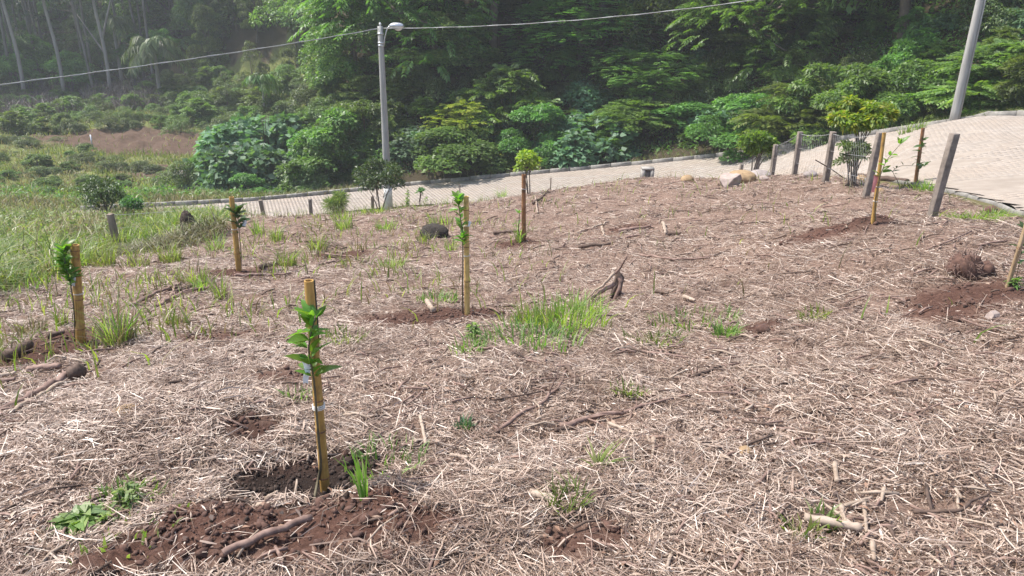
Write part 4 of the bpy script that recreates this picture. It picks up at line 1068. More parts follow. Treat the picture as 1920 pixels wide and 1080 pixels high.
def stake(key, bx_, by_, tx, ty, wpx, label, mat='bamboo', nodes=(.25, .5, .75), group=None, base_d=None, split=False, tie=(.5,), flat=1.0, n=14, name='bamboo_stake', dD=0.0):
    b = put(bx_, by_) if base_d is None else np.array([*(at(bx_, by_, base_d)[:2]), 0]); b[2] = H(b[0], b[1])
    D = math.hypot(b[0], b[1]); t = at(tx, ty, D + dD)
    a = b - (t - b) * .08
    s = empty(name, a); L = orient(s, a, t); r0 = wpx / 2 * np.linalg.norm(b - [0, 0, CZ]) / F_PX
    obj('cane', cane_mesh(L, r0, [f * L for f in nodes], M[mat], n=n, flat=flat), s)
    if split:
        mb = MB(); q = np.array([[r0 * .25, -r0 * .98, L * .999], [r0 * .28, -r0 * .985, L * .9], [r0 * .2, -r0 * .99, L * .8], [r0 * .35, -r0 * .95, L * .7]]); mb.tube(q, [.0035, .0045, .004, .001], 5); obj('split', mb.mesh('split', M['hole'], True), s)
    for f in nodes:
        mb = MB(); rr_ = r0 * (1.0 - .12 * f) ; V_, F4_, F3_ = tube_vf([[0, 0, f * L - .0035], [0, 0, f * L + .0035]], [rr_ * 1.13, rr_ * 1.13], n, True); V_[:, 1] *= flat; mb.add(V_, F4_, F3_); obj('node_ring', mb.mesh('node_ring', M['bamboo_brown'], True), s)
    for tz in tie:
        mb = MB(); th = np.linspace(0, 4 * math.pi, 30); mb.tube(np.stack([np.cos(th) * r0 * 1.18, np.sin(th) * r0 * 1.18 * flat, L * tz + th * .0011], 1), .0019, 5); obj('tie', mb.mesh('tie', M['string'], True), s)
    T(s, label, 'bamboo stake' if name == 'bamboo_stake' else 'wooden stake', group); STK[key] = (b, t, r0, D); return s
def leaf_mesh(L, W, curl, fold, seed, mat):
    r = np.random.default_rng(seed); K = 7; V = []; 
    for k in range(K + 1):
        t_ = k / K; wv = W / 2 * (math.sin(math.pi * min(1, t_ ** .8)) ** .8) if 0 < k < K else .0006
        zc = -curl * L * t_ ** 2; wav = .03 * W * math.sin(k * 2 + seed)
        for j in (-1, 0, 1): V.append([j * wv, L * t_, zc + abs(j) * fold * wv + wav * j])
    F = []
    for k in range(K):
        for j in (0, 1): a = k * 3 + j; F.append([a, a + 1, a + 4, a + 3])
    return mesh_np('leaf', np.array(V), np.array(F), M[mat], True)
def leaves_on(root, r0, pts_, dirs, L, seed, mat, n_var=4, W=.42):
    vs_ = [leaf_mesh(L * k, L * k * W, c_, f_, seed + i, mat) for i, (k, c_, f_) in enumerate([(1, .25, .35), (.8, .15, .5), (1.15, .4, .3), (.65, .1, .45)][:n_var])]
    r = np.random.default_rng(seed)
    for p, d in zip(pts_, dirs):
        o = obj('leaf', vs_[r.integers(len(vs_))], root); d = Vector(d).normalized()
        up = Vector((r.normal(0, .35), r.normal(0, .35), 1)); x = d.cross(up).normalized(); z = x.cross(d)
        o.matrix_local = Matrix.Translation(Vector(p)) @ Matrix((x, d, z)).transposed().to_4x4()
def sapling(base, path_px, D, top_leaf_from, nleaf, L, label, mat='leaf_citrus', stem_r=.006, tag_at=None, seed=1, mat2=None, side=0, tagmat='tag', cat='sapling', spread=1.0):
    P = [base] + [at(px, py, D + dd) for px, py, dd in path_px]; P = np.array(P); k = len(P)
    tt = np.linspace(0, 1, 20); cum = np.concatenate([[0], np.cumsum(np.linalg.norm(np.diff(P, axis=0), axis=1))]); cum /= cum[-1]
    Q = np.stack([np.interp(tt, cum, P[:, j]) for j in range(3)], 1)
    Qs = Q.copy(); Qs[1:-1] = (Q[:-2] + Q[1:-1] * 2 + Q[2:]) / 4
    s = empty('sapling', base); mb = MB(); mb.tube(Qs - base, np.linspace(stem_r, stem_r * .45, 20), 7); obj('stem', mb.mesh('stem', M['stem'], True), s)
    r = np.random.default_rng(seed); ps, ds = [], []
    for i in range(nleaf):
        t_ = r.uniform(top_leaf_from, 1.0) if i > 2 else .98; p = np.array([np.interp(t_, tt, Qs[:, j]) for j in range(3)]) - base
        a = i * 2.399 + r.normal(0, .3); d = np.array([math.cos(a), math.sin(a) * .8 - side * 0, r.uniform(.0, 1.3)]) * spread
        if t_ > .93: d[2] += .6
        ps.append(p + norm(d) * stem_r); ds.append(d)
    leaves_on(s, 0, ps, ds, L, seed, mat)
    if tag_at:
        px, py, w_, h_ = tag_at; c_ = at(px, py, D - .04) - base; wm, hm = w_ * D * 1.15 / F_PX, h_ * D * 1.15 / F_PX
        xs = np.array([-.5, -.2, .25, .5]) * wm; V = []
        for j, z_ in enumerate(np.linspace(0, -hm, 6)):
            for i_, x_ in enumerate(xs): V.append([c_[0] + x_ * (1 - .35 * j / 5) + .006 * math.sin(j), c_[1] + .006 * math.sin(i_ * 2 + j), c_[2] + z_])
        F = [[j * 4 + i_, j * 4 + i_ + 1, j * 4 + i_ + 5, j * 4 + i_ + 4] for j in range(5) for i_ in range(3)]
        obj('tag', mesh_np('tag', np.array(V), np.array(F), M[tagmat], True), s)
    T(s, label, cat); return s
stake('A', 610, 921, 579, 526, 17, 'nearest bamboo stake, yellow orange with a dark split at its top', split=True, nodes=(.14, .36, .5, .73), tie=(.46, .47))
stake('B', 152, 644, 140, 459, 14.5, 'thick yellow bamboo stake at far left beside a small bushy sapling', nodes=(.22, .5, .72, .95), tie=(.55,))
stake('C', 448, 508, 434, 369, 9.5, 'slim orange bamboo stake before the tall weeds, left of the fence posts', nodes=(.3, .68), tie=(.6,))
stake('D', 876, 591, 874, 368, 10.5, 'straight pale yellow bamboo stake in the middle of the lot', mat='bamboo_pale', nodes=(.08, .35, .62, .9), tie=(.55, .78))
stake('E', 982, 451, 982, 327, 8.5, 'dark brown stake on the crest behind the pale bamboo stake', mat='bamboo_brown', nodes=(.2, .55, .8), tie=(.8,), n=8, name='wooden_stake')
stake('F', 1636, 419, 1658, 249, 6.5, 'thin yellow bamboo stake leaning against the second fence post', nodes=(.3, .5, .72), tie=(.45, .3))
stake('G', 1716, 346, 1731, 240, 6, 'thin brown stake by the road edge between two right fence posts', mat='bamboo_brown', nodes=(.3, .6), tie=(.4,))
stake('I', 1889, 537, 1946, 352, 21, 'flat split wooden stake cut by the right edge of the photo', mat='split_wood', nodes=(.45,), tie=(), flat=.35, n=8, name='wooden_stake')
stake('K', 257, 398, 255, 374, 4, 'small orange stake among the tall weeds at left', nodes=(.5,), tie=())
# saplings
b, t, r0, D = STK['A']; base = put(589, 938)
sapling(base, [(595, 905, .0), (603, 875, -.03), (598, 830, -.05), (593, 770, -.05), (590, 720, -.05), (582, 672, -.06), (575, 650, -.07), (590, 600, -.06), (592, 592, -.05)], D, .66, 36, .1, 'leafy green citrus sapling tied to the nearest stake, with a white tag', stem_r=.0075, tag_at=(572, 676, 13, 44), seed=3)
b, t, r0, D = STK['B']; base = put(141, 642)
sapling(base, [(140, 600, -.03), (137, 560, -.05), (130, 520, -.05), (122, 500, -.05), (120, 466, -.05)], D, .62, 90, .105, 'small dense leaved sapling at far left with a white tag on its stem', stem_r=.0085, tag_at=(135, 515, 7, 18), seed=4)
b, t, r0, D = STK['C']; base = put(452, 506)
sapling(base, [(452, 470, -.04), (449, 440, -.04), (448, 425, -.05), (444, 395, -.03)], D, .66, 34, .15, 'sapling with dark drooping leaves and a grey tag, on the slim orange stake', mat='leaf_glossy', stem_r=.008, tag_at=(457, 413, 8, 10), seed=5)
b, t, r0, D = STK['D']; base = put(868, 590)
sapling(base, [(867, 540, -.02), (868, 480, -.03), (867, 430, -.04), (862, 400, -.05), (858, 372, -.05)], D, .6, 40, .1, 'tall narrow sapling with round bright leaves along the pale bamboo stake', stem_r=.008, seed=6, tag_at=(880, 415, 5, 9))
b, t, r0, D = STK['E']; base = put(975, 452)
sapling(base, [(972, 430, 0), (974, 400, -.05)], D, .1, 8, .1, 'thin sapling with few leaves at the foot of the dark brown stake', stem_r=.012, seed=7)
b, t, r0, D = STK['F']; base = put(1642, 420)
sapling(base, [(1640, 380, -.03), (1650, 330, -.05), (1662, 300, -.05), (1690, 268, 0)], D, .55, 16, .1, 'sapling tied with pink ribbon to the thin stake at the second fence post', seed=8, tag_at=(1643, 328, 7, 26), tagmat='pink')
b, t, r0, D = STK['G']; base = put(1720, 347)
sapling(base, [(1722, 320, -.03), (1724, 290, -.05), (1732, 262, -.05)], D, .35, 26, .13, 'young plant with hanging leaves on the thin brown stake by the road', seed=9, mat='leaf_glossy')
b, t, r0, D = STK['I']; base = put(1902, 530)
sapling(base, [(1909, 505, 0), (1915, 470, 0), (1922, 430, 0)], math.hypot(base[0], base[1]), .25, 14, .1, 'sapling with broad olive leaves at the right edge of the photo', seed=10, mat='leaf_glossy', stem_r=.004)
sapling(put(1690, 352), [(1672, 320, 0), (1690, 310, 0), (1735, 312, 0)], math.hypot(*put(1690, 352)[:2]), .3, 14, .11, 'low arching branchlet with small leaves right of the second fence post', seed=12, mat='leaf_glossy')

# ------------------------------------------------------------------ small garden trees and shrubs on the lot
def garden(px, pyb, crown, D, label, mat, n, L, W, stems, seed, name='small_tree', cat='small tree', shape='dome', nb=14, lower=None):
    p0 = put(px, pyb) if D is None else np.array([*(at(px, pyb, D)[:2]), 0.0]); p0[2] = H(p0[0], p0[1]) - .03
    Dd = math.hypot(p0[0], p0[1]); x0, x1, y0, y1 = crown
    c0 = at((x0 + x1) / 2, (y0 + y1) / 2, Dd); wv = (x1 - x0) * Dd * 1.05 / F_PX; hv = (at(px, y0, Dd) - at(px, y1, Dd))[2]
    r = np.random.default_rng(seed); bl_ = []
    for k in range(nb):
        d = norm(r.normal(0, 1, 3)) * r.random() ** .33 * .78; bl_.append([c0[0] - p0[0] + d[0] * wv / 2, d[1] * wv / 2, c0[2] - p0[2] + d[2] * hv / 2, min(wv, hv) * r.uniform(.14, .26)])
    bl_ = np.array(bl_); P, dn = shell(bl_, n, r, .6, .9); m_ = len(P)
    Dv = dn * .5 + r.normal(0, .45, (m_, 3)); Dv[:, 2] -= .25 if mat == 'leaf_yellow' else .0
    V, F = kites(P, Dv, dn + [0, 0, .8] + r.normal(0, .4, (m_, 3)), L * r.uniform(.7, 1.2, m_), W * r.uniform(.8, 1.2, m_), .2)
    s = empty(name, p0); obj('foliage', mesh_np('foliage', V, F, M[mat]), s)
    mb = MB()
    for k in range(stems):
        e_ = bl_[r.integers(nb)][:3]; a = r.uniform(0, 6.28); q0 = np.array([math.cos(a) * .03, math.sin(a) * .03, 0]); t_ = np.linspace(0, 1, 7)[:, None]
        mid = np.array([q0[0] + (e_[0]) * .25, e_[1] * .25, e_[2] * .6]); mb.tube((1 - t_) ** 2 * q0 + 2 * t_ * (1 - t_) * mid + t_ ** 2 * e_, np.linspace(.028, .007, 7) * (wv / 1.4) ** .5, 6)
        for kk in range(2):
            e2 = bl_[r.integers(nb)][:3]; mb.tube(np.array([mid, (mid + e2) / 2 + [0, 0, .03], e2]), [.012, .008, .004], 5, False)
    obj('stem', mb.mesh('stem', M['bark'], True), s); T(s, label, cat); return s
garden(712, 392, (662, 770, 297, 372), 28.2, 'small dark glossy leaved tree in front of the lamp post foot', 'leaf_glossy', 2600, .16, .06, 3, 31, nb=18)
garden(1603, 330, (1558, 1676, 184, 248), 15.4, 'small tree with a yellow green drooping crown by the fence', 'leaf_yellow', 5200, .11, .04, 5, 32, nb=22)
garden(1597, 330, (1562, 1636, 262, 318), 15.0, 'small pale leaved citrus shrub under the yellow green tree', 'leaf_pale', 900, .085, .034, 6, 33, 'small_shrub', 'shrub')
garden(1412, 322, (1392, 1460, 248, 300), 22.0, 'round glossy green shrub behind the thin posts and boulders', 'leaf_citrus', 1900, .14, .05, 4, 34, 'small_shrub', 'shrub')
garden(200, 400, (148, 248, 328, 398), 23, 'grey green round shrub among the weeds at left', 'leaf_glossy', 2600, .12, .03, 6, 35, 'small_shrub', 'shrub', nb=20)
garden(240, 398, (232, 268, 366, 392), 22, 'little dark shrub just right of the grey green round shrub', 'leaf_dark', 500, .12, .04, 4, 36, 'small_shrub', 'shrub')
garden(992, 372, (962, 1014, 281, 322), 19.5, 'slender bare stemmed young tree with bright lime leaves behind the brown stake', 'leaf_lime', 480, .14, .07, 3, 37)
garden(785, 392, (778, 796, 352, 362), 24, 'tiny wine dark leaved twig right of the lamp post', 'leaf_dark', 60, .12, .06, 2, 38, 'small_shrub', 'shrub', nb=5)
garden(640, 405, (612, 655, 366, 402), 25.5, 'rounded bright grass like shrub at the fence left of the lamp post', 'grass_green', 1500, .3, .02, 4, 39, 'small_shrub', 'shrub')
# upright leafy weeds
def upright(px, pyb, toppy, label, nst=3, L=.12, mat='weed', D=None):
    p0 = put(px, pyb) if D is None else np.array([*(at(px, pyb, D)[:2]), 0.0]); p0[2] = H(p0[0], p0[1]); Dd = math.hypot(p0[0], p0[1]); hh = at(px, toppy, Dd)[2] - p0[2]; s = empty('tall_weed', p0); mb = MB(); r = np.random.default_rng(px); Vs = []
    for k in range(nst):
        a = r.uniform(0, 6.28); h2 = hh * (1 if k == 0 else r.uniform(.5, .95)); zs = np.linspace(0, h2, 7); path = np.stack([np.cos(a) * (.02 * k + zs * .12 * (k > 0)), np.sin(a) * (.02 * k + zs * .12 * (k > 0)), zs], 1); mb.tube(path, np.linspace(.006, .003, 7), 5, False)
        m_ = 26; t_ = r.uniform(.15, 1, m_); P = np.stack([np.interp(t_ * h2, zs, path[:, j]) for j in range(3)], 1); an = r.uniform(0, 6.28, m_)
        V, F = kites(P, np.stack([np.cos(an), np.sin(an), r.uniform(-.1, .8, m_)], 1), r.normal(0, .2, (m_, 3)) + [0, 0, 1], L * (1.2 - .7 * t_), L * .28, .3); Vs.append(V)
    V = np.concatenate(Vs); obj('foliage', mesh_np('foliage', V, np.arange(len(V)).reshape(-1, 4), M[mat]), s); obj('stem', mb.mesh('stem', M['stem'], True), s); T(s, label, 'weed')
upright(765, 398, 352, 'upright leafy weed right of the lamp post against the road', 4, .16, D=21)
upright(799, 394, 368, 'small upright weed right of the tall leafy weed, against the road', 1, .14, D=20.5)
upright(885, 640, 605, 'short yellow tipped weed below the middle bamboo stake', 2, .09)
upright(165, 985, 960, 'broad leaved low weed near the lower left corner', 3, .14)
upright(230, 960, 915, 'feathery light green weed near the lower left corner', 6, .06)
upright(1905, 540, 520, 'tiny green plant at the foot of the right edge stake', 3, .07)

# ------------------------------------------------------------------ rocks, box, lumps
def ico(sub=3):
    import bmesh
    bm = bmesh.new(); bmesh.ops.create_icosphere(bm, subdivisions=sub, radius=1); V = np.array([v.co[:] for v in bm.verts]); F = np.array([[v.index for v in f.verts] for f in bm.faces]); bm.free(); return V, F
IV, IF = ico(4)
def rock(px, py, wpx, hpx, mat, label, name='boulder', cat='boulder', angular=False, seed=0, rough=.2, depth=1.0, D=None, sink=.3):
    wpx, hpx = wpx * 1.1, hpx * 1.1
    p = put(px, py) if D is None else np.array([*(at(px, py, D)[:2]), 0.0]); p[2] = H(p[0], p[1]); Dd = np.linalg.norm(p - [0, 0, CZ]); w_, h_ = wpx * Dd / F_PX, hpx * Dd / F_PX
    d = IV.copy(); nz = fbm(d[:, 0] * 1.6 + seed * 7.3 + d[:, 2], d[:, 1] * 1.6 - d[:, 2] * .8 + seed, 4, seed) - .5; r_ = 1 + nz * rough * 2.2 + (fbm(d[:, 0] * 7 + d[:, 2] * 3, d[:, 1] * 7 - d[:, 2] * 5, 3, seed + 9) - .5) * rough * .5
    V = d * r_[:, None]
    if angular:
        r = np.random.default_rng(seed)
        for k in range(9):
            nn = norm(r.normal(0, 1, 3)); c_ = r.uniform(.45, .75); dist_ = V @ nn; V = V - np.maximum(dist_ - c_, 0)[:, None] * nn
    V = V * np.array([w_ / 2, w_ / 2 * depth, h_ * .62]); V[:, 2] += h_ * (.62 - sink)
    o = obj(name, mesh_np(name, V, IF, M[mat], not angular), None, loc=p, rot=(0, 0, 0)); T(o, label, cat); return o
rock(1391, 340, 46, 20, 'rock_ochre', 'large rounded ochre boulder, biggest of the row on the crest', seed=2, rough=.12)
rock(1424, 326, 40, 18, 'rock_grey', 'grey rounded boulder behind the ochre one, at the foot of a post', seed=3, rough=.12, D=20)
rock(1363, 350, 44, 27, 'rock_pale', 'angular pinkish grey rock with a dark front in front of the ochre boulder', seed=4, angular=True, rough=.25)
rock(1287, 342, 22, 13, 'rock_ochre', 'small ochre stone left of the angular rock', seed=5)
rock(1358, 318, 12, 10, 'rock_pale', 'small pinkish stone standing against the road, left of the boulders', seed=6, D=20)
rock(1372, 322, 12, 6, 'rock_grey', 'little flat grey stone right of the small pinkish stone', seed=7, D=20)
rock(1433, 338, 16, 8, 'rock_pale', 'pale half buried stone right of the ochre boulder', seed=8)
rock(1520, 331, 20, 10, 'rock_grey', 'greyish stone at the foot of the fourth fence post', seed=9)
rock(1614, 340, 18, 10, 'rock_ochre', 'ochre stone under the yellow green small tree', seed=10)
rock(1655, 336, 12, 8, 'rock_ochre', 'small ochre stone just behind the second fence post', seed=11, D=14)
rock(346, 338, 26, 16, 'rock_grey', 'grey boulder on the far clearing below the bluish bush', seed=12)
rock(385, 340, 24, 10, 'rock_dark', 'dark low stone right of the far grey boulder', seed=13)
rock(815, 446, 46, 24, 'clump', 'dark earthy clump lying on the mulch behind the middle stake', 'earth_clump', 'earth clump', seed=14, rough=.38, angular=False)
rock(1843, 516, 26, 22, 'soil', 'round reddish earth clod on the right side of the root clump', 'earth_clod', 'earth clod', seed=15, rough=.4)
rock(1857, 400, 16, 12, 'soil', 'red brown clod by the road edge at right', 'earth_clod', 'earth clod', seed=16)
rock(1397, 852, 24, 13, 'rock_ochre', 'small tan stone in the mulch at lower right', 'stone', 'stone', seed=17)
rock(1430, 622, 22, 13, 'soil', 'red brown clod beside the right green weeds', 'earth_clod', 'earth clod', seed=18)
rock(1858, 598, 22, 14, 'rock_pale', 'cream coloured crumbly stone below the right edge stake', 'stone', 'stone', seed=19, angular=True)
rock(1292, 962, 14, 10, 'rock_pale', 'small pinkish chip at the bottom of the lot', 'stone', 'stone', seed=20)
rock(703, 1062, 14, 10, 'rock_pale', 'small pinkish pebble below the dug soil at the bottom', 'stone', 'stone', seed=21)
rock(62, 800, 60, 14, 'rock_grey', 'flat dusty stone left of the long branches', 'stone', 'stone', seed=22, rough=.1) if 0 else None
rock(237, 775, 38, 11, 'rock_ochre', 'yellowish brown piece of rotten wood on the left mulch', 'rotten_wood', 'wood piece', seed=23, rough=.3)
rock(356, 440, 22, 34, 'soil_dark', 'dark dead stump poking from the tall weeds', 'dead_stump', 'stump', seed=24, rough=.35, sink=.1)
hp_ = put(318, 462); s = empty('brush_heap', hp_); r = np.random.default_rng(3); n_ = 1500
u_ = r.uniform(-1, 1, n_); v_ = r.normal(0, .35, n_); X, Y = u_ * .75 + .1, v_ + u_ * .5; Z = H(hp_[0] + X, hp_[1] + Y) - hp_[2] + .42 * np.clip((u_ + 1) / 2, 0, 1) * np.exp(-(v_ / .4) ** 2) * r.random(n_)
V, F = blades(np.stack([X, Y, Z], 1), r.uniform(.12, .4, n_), .016, r.uniform(.6, 2.0, n_), r.uniform(0, 6.3, n_), 3, r)
o = obj('dead_blades', mesh_np('dead_blades', V, F, M['brush']), s); T(o, kind='stuff'); T(s, 'dark mound of dead grass sloping up to the stump in the tall weeds', 'heap')
rock(505, 366, 80, 4, 'soil_dark', 'flat heap of dark soil beyond the road, above the fence posts', 'soil_heap', 'heap', seed=26, rough=.3, sink=.35)
rock(147, 712, 24, 22, 'stick_dark', 'short dark cut stump at the end of the long left branch', 'cut_stump', 'stump', seed=25, rough=.3, sink=.1)
# concrete meter box beyond the crest
q = at(1213, 331, 22.5); z0 = float(H(q[0], q[1])); wv, hv = .36, at(1213, 317, 22.5)[2]
s = empty('concrete_box', (q[0], q[1], z0)); mb = MB(); hh = hv - z0
mb.box((-wv * .36, 0, 0), wv * .28, .3, hh); mb.box((wv * .36, 0, 0), wv * .28, .3, hh); mb.box((0, .07, 0), wv * .438, .14, hh - .002); mb.box((0, -.005, hh + .001), wv, .31, .05)
obj('casing', mb.mesh('casing', M['concrete']), s); mb = MB(); mb.box((0, -.03, 0), wv * .42, .05, hh - .06); obj('cover', mb.mesh('cover', M['rock_grey']), s); T(s, 'small pale concrete box at the road edge behind the crest', 'concrete box')
# white survey peg on the far clearing
p = put(173, 272); o = obj('survey_peg', MB().box((0, 0, 0), .08, .08, .75, 0, .9).mesh('survey_peg', M['tag']), None, loc=p); T(o, 'small white peg on the far bare earth', 'peg')

# root clump
p = put(1806, 515); s = empty('root_clump', p); wv = 62 * np.linalg.norm(p - [0, 0, CZ]) / F_PX
d = IV.copy(); nz = fbm(d[:, 0] * 3 + d[:, 2], d[:, 1] * 3 - d[:, 2], 4, 8) - .5; V = d * (1 + nz * .8)[:, None] * np.array([wv * .44, wv * .4, wv * .38]); V[:, 2] += wv * .16
obj('soil_core', mesh_np('soil_core', V, IF, M['soil'], True), s); r = np.random.default_rng(5); mb = MB()
for k in range(110):
    a = r.uniform(0, 6.28); el = r.uniform(-.1, 1.5); d0 = np.array([math.cos(a) * math.cos(el), math.sin(a) * math.cos(el), math.sin(el)]); q0 = d0 * wv * .3 + [0, 0, wv * .16]; q1 = q0 + norm(d0 + r.normal(0, .5, 3)) * wv * r.uniform(.1, .3); q2 = q1 + (r.normal(0, .06, 3) - [0, 0, .1]) * wv
    mb.tube([q0, q1, q2], [.0035, .0025, .001], 4, False)
o = obj('roots', mb.mesh('roots', M['stick'], True), s); T(s, 'upturned clump of soil and fine roots left of the right edge stake', 'root clump')

# ------------------------------------------------------------------ branches and sticks
BR = 0
SEGS = []
def branch(pix, wpx, mat, label, name='branch', cat='branch', group=None, lift=0.6, taper=.6, twigs=0, lifts=None, n=8, cut=False):
    global BR
    BR += 1; r = np.random.default_rng(500 + BR)
    P = np.array([put(*p) for p in pix]); D = np.linalg.norm(P[0] - [0, 0, CZ]); r0 = wpx * (.85 if mat == 'stick_pale' else 1) / 2 * D / F_PX
    P[:, 2] += r0 * lift + .022
    SEGS.append((P[0, :2].copy(), P[-1, :2].copy(), r0))
    if lifts: P[:, 2] += np.array(lifts)
    cum = np.concatenate([[0], np.cumsum(np.linalg.norm(np.diff(P, axis=0), axis=1))]); cum /= cum[-1]; tt = np.linspace(0, 1, 14)
    Q = np.stack([np.interp(tt, cum, P[:, j]) for j in range(3)], 1); L = np.linalg.norm(P[-1] - P[0])
    Q[1:-1] += r.normal(0, min(r0 * .35, L * .012) * (.25 if cat in ('log', 'cane piece', 'wood piece') else 1), (12, 3)); rad = np.linspace(r0, r0 * taper, 14) * (1 + r.normal(0, .07, 14))
    base = Q[0].copy(); mb = MB(); mb.tube(Q - base, rad, n)
    for k in range(twigs):
        i = r.integers(3, 12); dd = norm(r.normal(0, 1, 3) * [1, 1, .35] + [0, 0, .25]); mb.tube([Q[i] - base, Q[i] - base + dd * L * .12, Q[i] - base + dd * L * .2 + r.normal(0, .02, 3)], [r0 * .4, r0 * .28, r0 * .12], 5)
    me = mb.mesh(name, M[mat], True); o = obj(name, me, None, loc=base); T(o, label, cat, group); return o
branch([(420, 1050), (500, 1015), (585, 985)], 13, 'stick', 'thick cut stick at the bottom left, below the nearest stake', taper=1.05)
branch([(1505, 985), (1612, 1005)], 19, 'stick_pale', 'thick grey brown log piece at the lower right', 'log_piece', 'log', taper=.9)
branch([(1050, 808), (1120, 790), (1200, 772), (1262, 757)], 12, 'stick', 'longest slender reddish branch right of centre', taper=.4, twigs=3)
branch([(1140, 803), (1188, 822)], 9, 'stick_pale', 'short greenish stick just below the longest slender branch', taper=.8)
branch([(938, 812), (985, 778), (1010, 768), (1050, 730), (1068, 690)], 8, 'stick', 'crooked thin branch left of the longest slender branch', taper=.6, twigs=3)
branch([(1040, 816), (1078, 812)], 10, 'stick_dark', 'short dark reddish stick under the thick end of the longest branch', taper=.7)
branch([(1062, 698), (1085, 724)], 10, 'stick_dark', 'short dark root piece at the top of the crooked branch')
branch([(788, 788), (799, 842)], 8, 'stick_pale', 'pale upright lying cane piece below the centre', 'cane_piece', 'cane piece', taper=.9)
branch([(912, 890), (966, 899)], 11, 'stick_pale', 'pale cane piece lying level at the lower centre', 'cane_piece', 'cane piece', taper=.95)
branch([(845, 862), (878, 868)], 9, 'stick_pale', 'small pale cane piece left of the lower centre cane', 'cane_piece', 'cane piece')
branch([(995, 938), (1040, 952)], 17, 'stick_pale', 'rough stubby log with moss at its right end', 'log_piece', 'log', taper=.9)
branch([(800, 570), (812, 588)], 12, 'stick_pale', 'pale cut wood chunk on the red soil of the middle stake', 'log_piece', 'log', taper=.9)
branch([(150, 700), (90, 735), (40, 760), (8, 775)], 11, 'stick', 'long curved branch reaching the left edge from the short dark stump', taper=.9)
branch([(135, 712), (75, 750), (20, 780)], 8, 'stick_pale', 'long pale branch lying just below the curved one at far left', taper=.9)
branch([(55, 700), (115, 694)], 10, 'stick', 'pale level stick right of the left edge sticks', taper=.9)
branch([(0, 702), (28, 698)], 10, 'stick', 'upper stick of the stack cut by the left edge', 'stick', 'stick')
branch([(0, 712), (32, 706)], 9, 'stick_pale', 'lower stick of the stack cut by the left edge', 'stick', 'stick')
branch([(0, 722), (30, 718)], 8, 'stick', 'lowest reddish stick at the left edge', 'stick', 'stick')
branch([(15, 680), (58, 655)], 20, 'stick_dark', 'thick dark half buried log beside the far left soil', 'log_piece', 'log', taper=.8)
branch([(90, 638), (122, 630)], 11, 'stick_dark', 'dark chunk of wood left of the far left stake foot', 'log_piece', 'log')
branch([(245, 577), (300, 552), (340, 535)], 7, 'stick', 'long straight stick, leftmost of the brushwood pile', 'stick', 'stick')
branch([(292, 578), (320, 562), (330, 540)], 7, 'stick', 'forked stick in the middle of the brushwood pile', 'stick', 'stick', twigs=2)
branch([(298, 578), (350, 550), (398, 540)], 7, 'stick', 'stick running to the right end of the brushwood pile', 'stick', 'stick', twigs=2)
branch([(330, 552), (362, 540), (400, 530)], 6, 'stick_dark', 'upper dark stick of the brushwood pile', 'stick', 'stick')
branch([(352, 550), (395, 545)], 6, 'stick', 'short stick inside the brushwood pile', 'stick', 'stick')
branch([(392, 530), (408, 548)], 8, 'stick_dark', 'dark stub at the right end of the brushwood pile', 'stick', 'stick')
branch([(575, 455), (610, 460), (645, 470)], 5, 'stick_dark', 'thin dark branch on the mulch behind the fence row', 'stick', 'stick')
branch([(602, 452), (650, 468)], 5, 'stick_dark', 'second thin dark branch crossing the first behind the weeds', 'stick', 'stick')
branch([(595, 500), (650, 492)], 5, 'stick', 'reddish stick below the two dark thin branches', 'stick', 'stick')
branch([(610, 480), (660, 485)], 5, 'stick', 'reddish stick between the two dark branches and the lower one', 'stick', 'stick')
branch([(440, 522), (545, 518)], 6, 'stick', 'long reddish stick at the foot of the slim orange stake', 'stick', 'stick')
branch([(490, 506), (525, 498)], 10, 'stick_dark', 'dark thick stick right of the slim orange stake', 'stick', 'stick')
branch([(1160, 437), (1220, 428)], 7, 'stick', 'thick reddish stick, main one of the right brushwood pile', 'stick', 'stick', twigs=1)
branch([(1172, 450), (1225, 436)], 5, 'stick', 'thin stick below the main one of the right brushwood pile', 'stick', 'stick')
branch([(1082, 440), (1140, 420)], 6, 'stick_pale', 'pale long stick left of the right brushwood pile', 'stick', 'stick')
branch([(1085, 468), (1145, 462)], 8, 'stick_dark', 'dark level stick below the right brushwood pile', 'stick', 'stick')
branch([(1242, 422), (1248, 442)], 8, 'stick_pale', 'short bright bone like stick right of the brushwood pile', 'stick', 'stick')
branch([(1252, 443), (1276, 443)], 9, 'stick_dark', 'dark root stub right of the bright short stick', 'stick', 'stick')
branch([(1128, 430), (1132, 445)], 6, 'stick_pale', 'small bright stick left of the right brushwood pile', 'stick', 'stick')
branch([(1200, 482), (1260, 492), (1330, 488)], 5, 'stick', 'long thin reddish twig right of the uprooted stump', 'stick', 'stick')
branch([(1230, 552), (1252, 556)], 9, 'stick_dark', 'short reddish wood piece right of the uprooted stump', 'stick', 'stick')
branch([(1282, 562), (1302, 570)], 9, 'stick_pale', 'pale split wood piece above the right green weeds', 'stick', 'stick')
branch([(880, 662), (935, 658)], 7, 'stick', 'stick lying below the green grass patch in the middle', 'stick', 'stick')
branch([(1200, 665), (1290, 678)], 6, 'stick', 'long stick right below the middle grass patch', 'stick', 'stick', twigs=1)
branch([(1300, 712), (1350, 695)], 8, 'stick_dark', 'dark stick lying right of the long stick under the middle grass', 'stick', 'stick')
branch([(475, 735), (510, 745)], 9, 'stick_pale', 'flat pale wood chip left of the nearest stake', 'stick', 'stick')
branch([(312, 728), (342, 722)], 8, 'stick_dark', 'short dark stick on the mulch left of centre', 'stick', 'stick')
branch([(318, 742), (322, 752)], 9, 'stick_pale', 'stubby pale twig below the short dark stick', 'stick', 'stick')
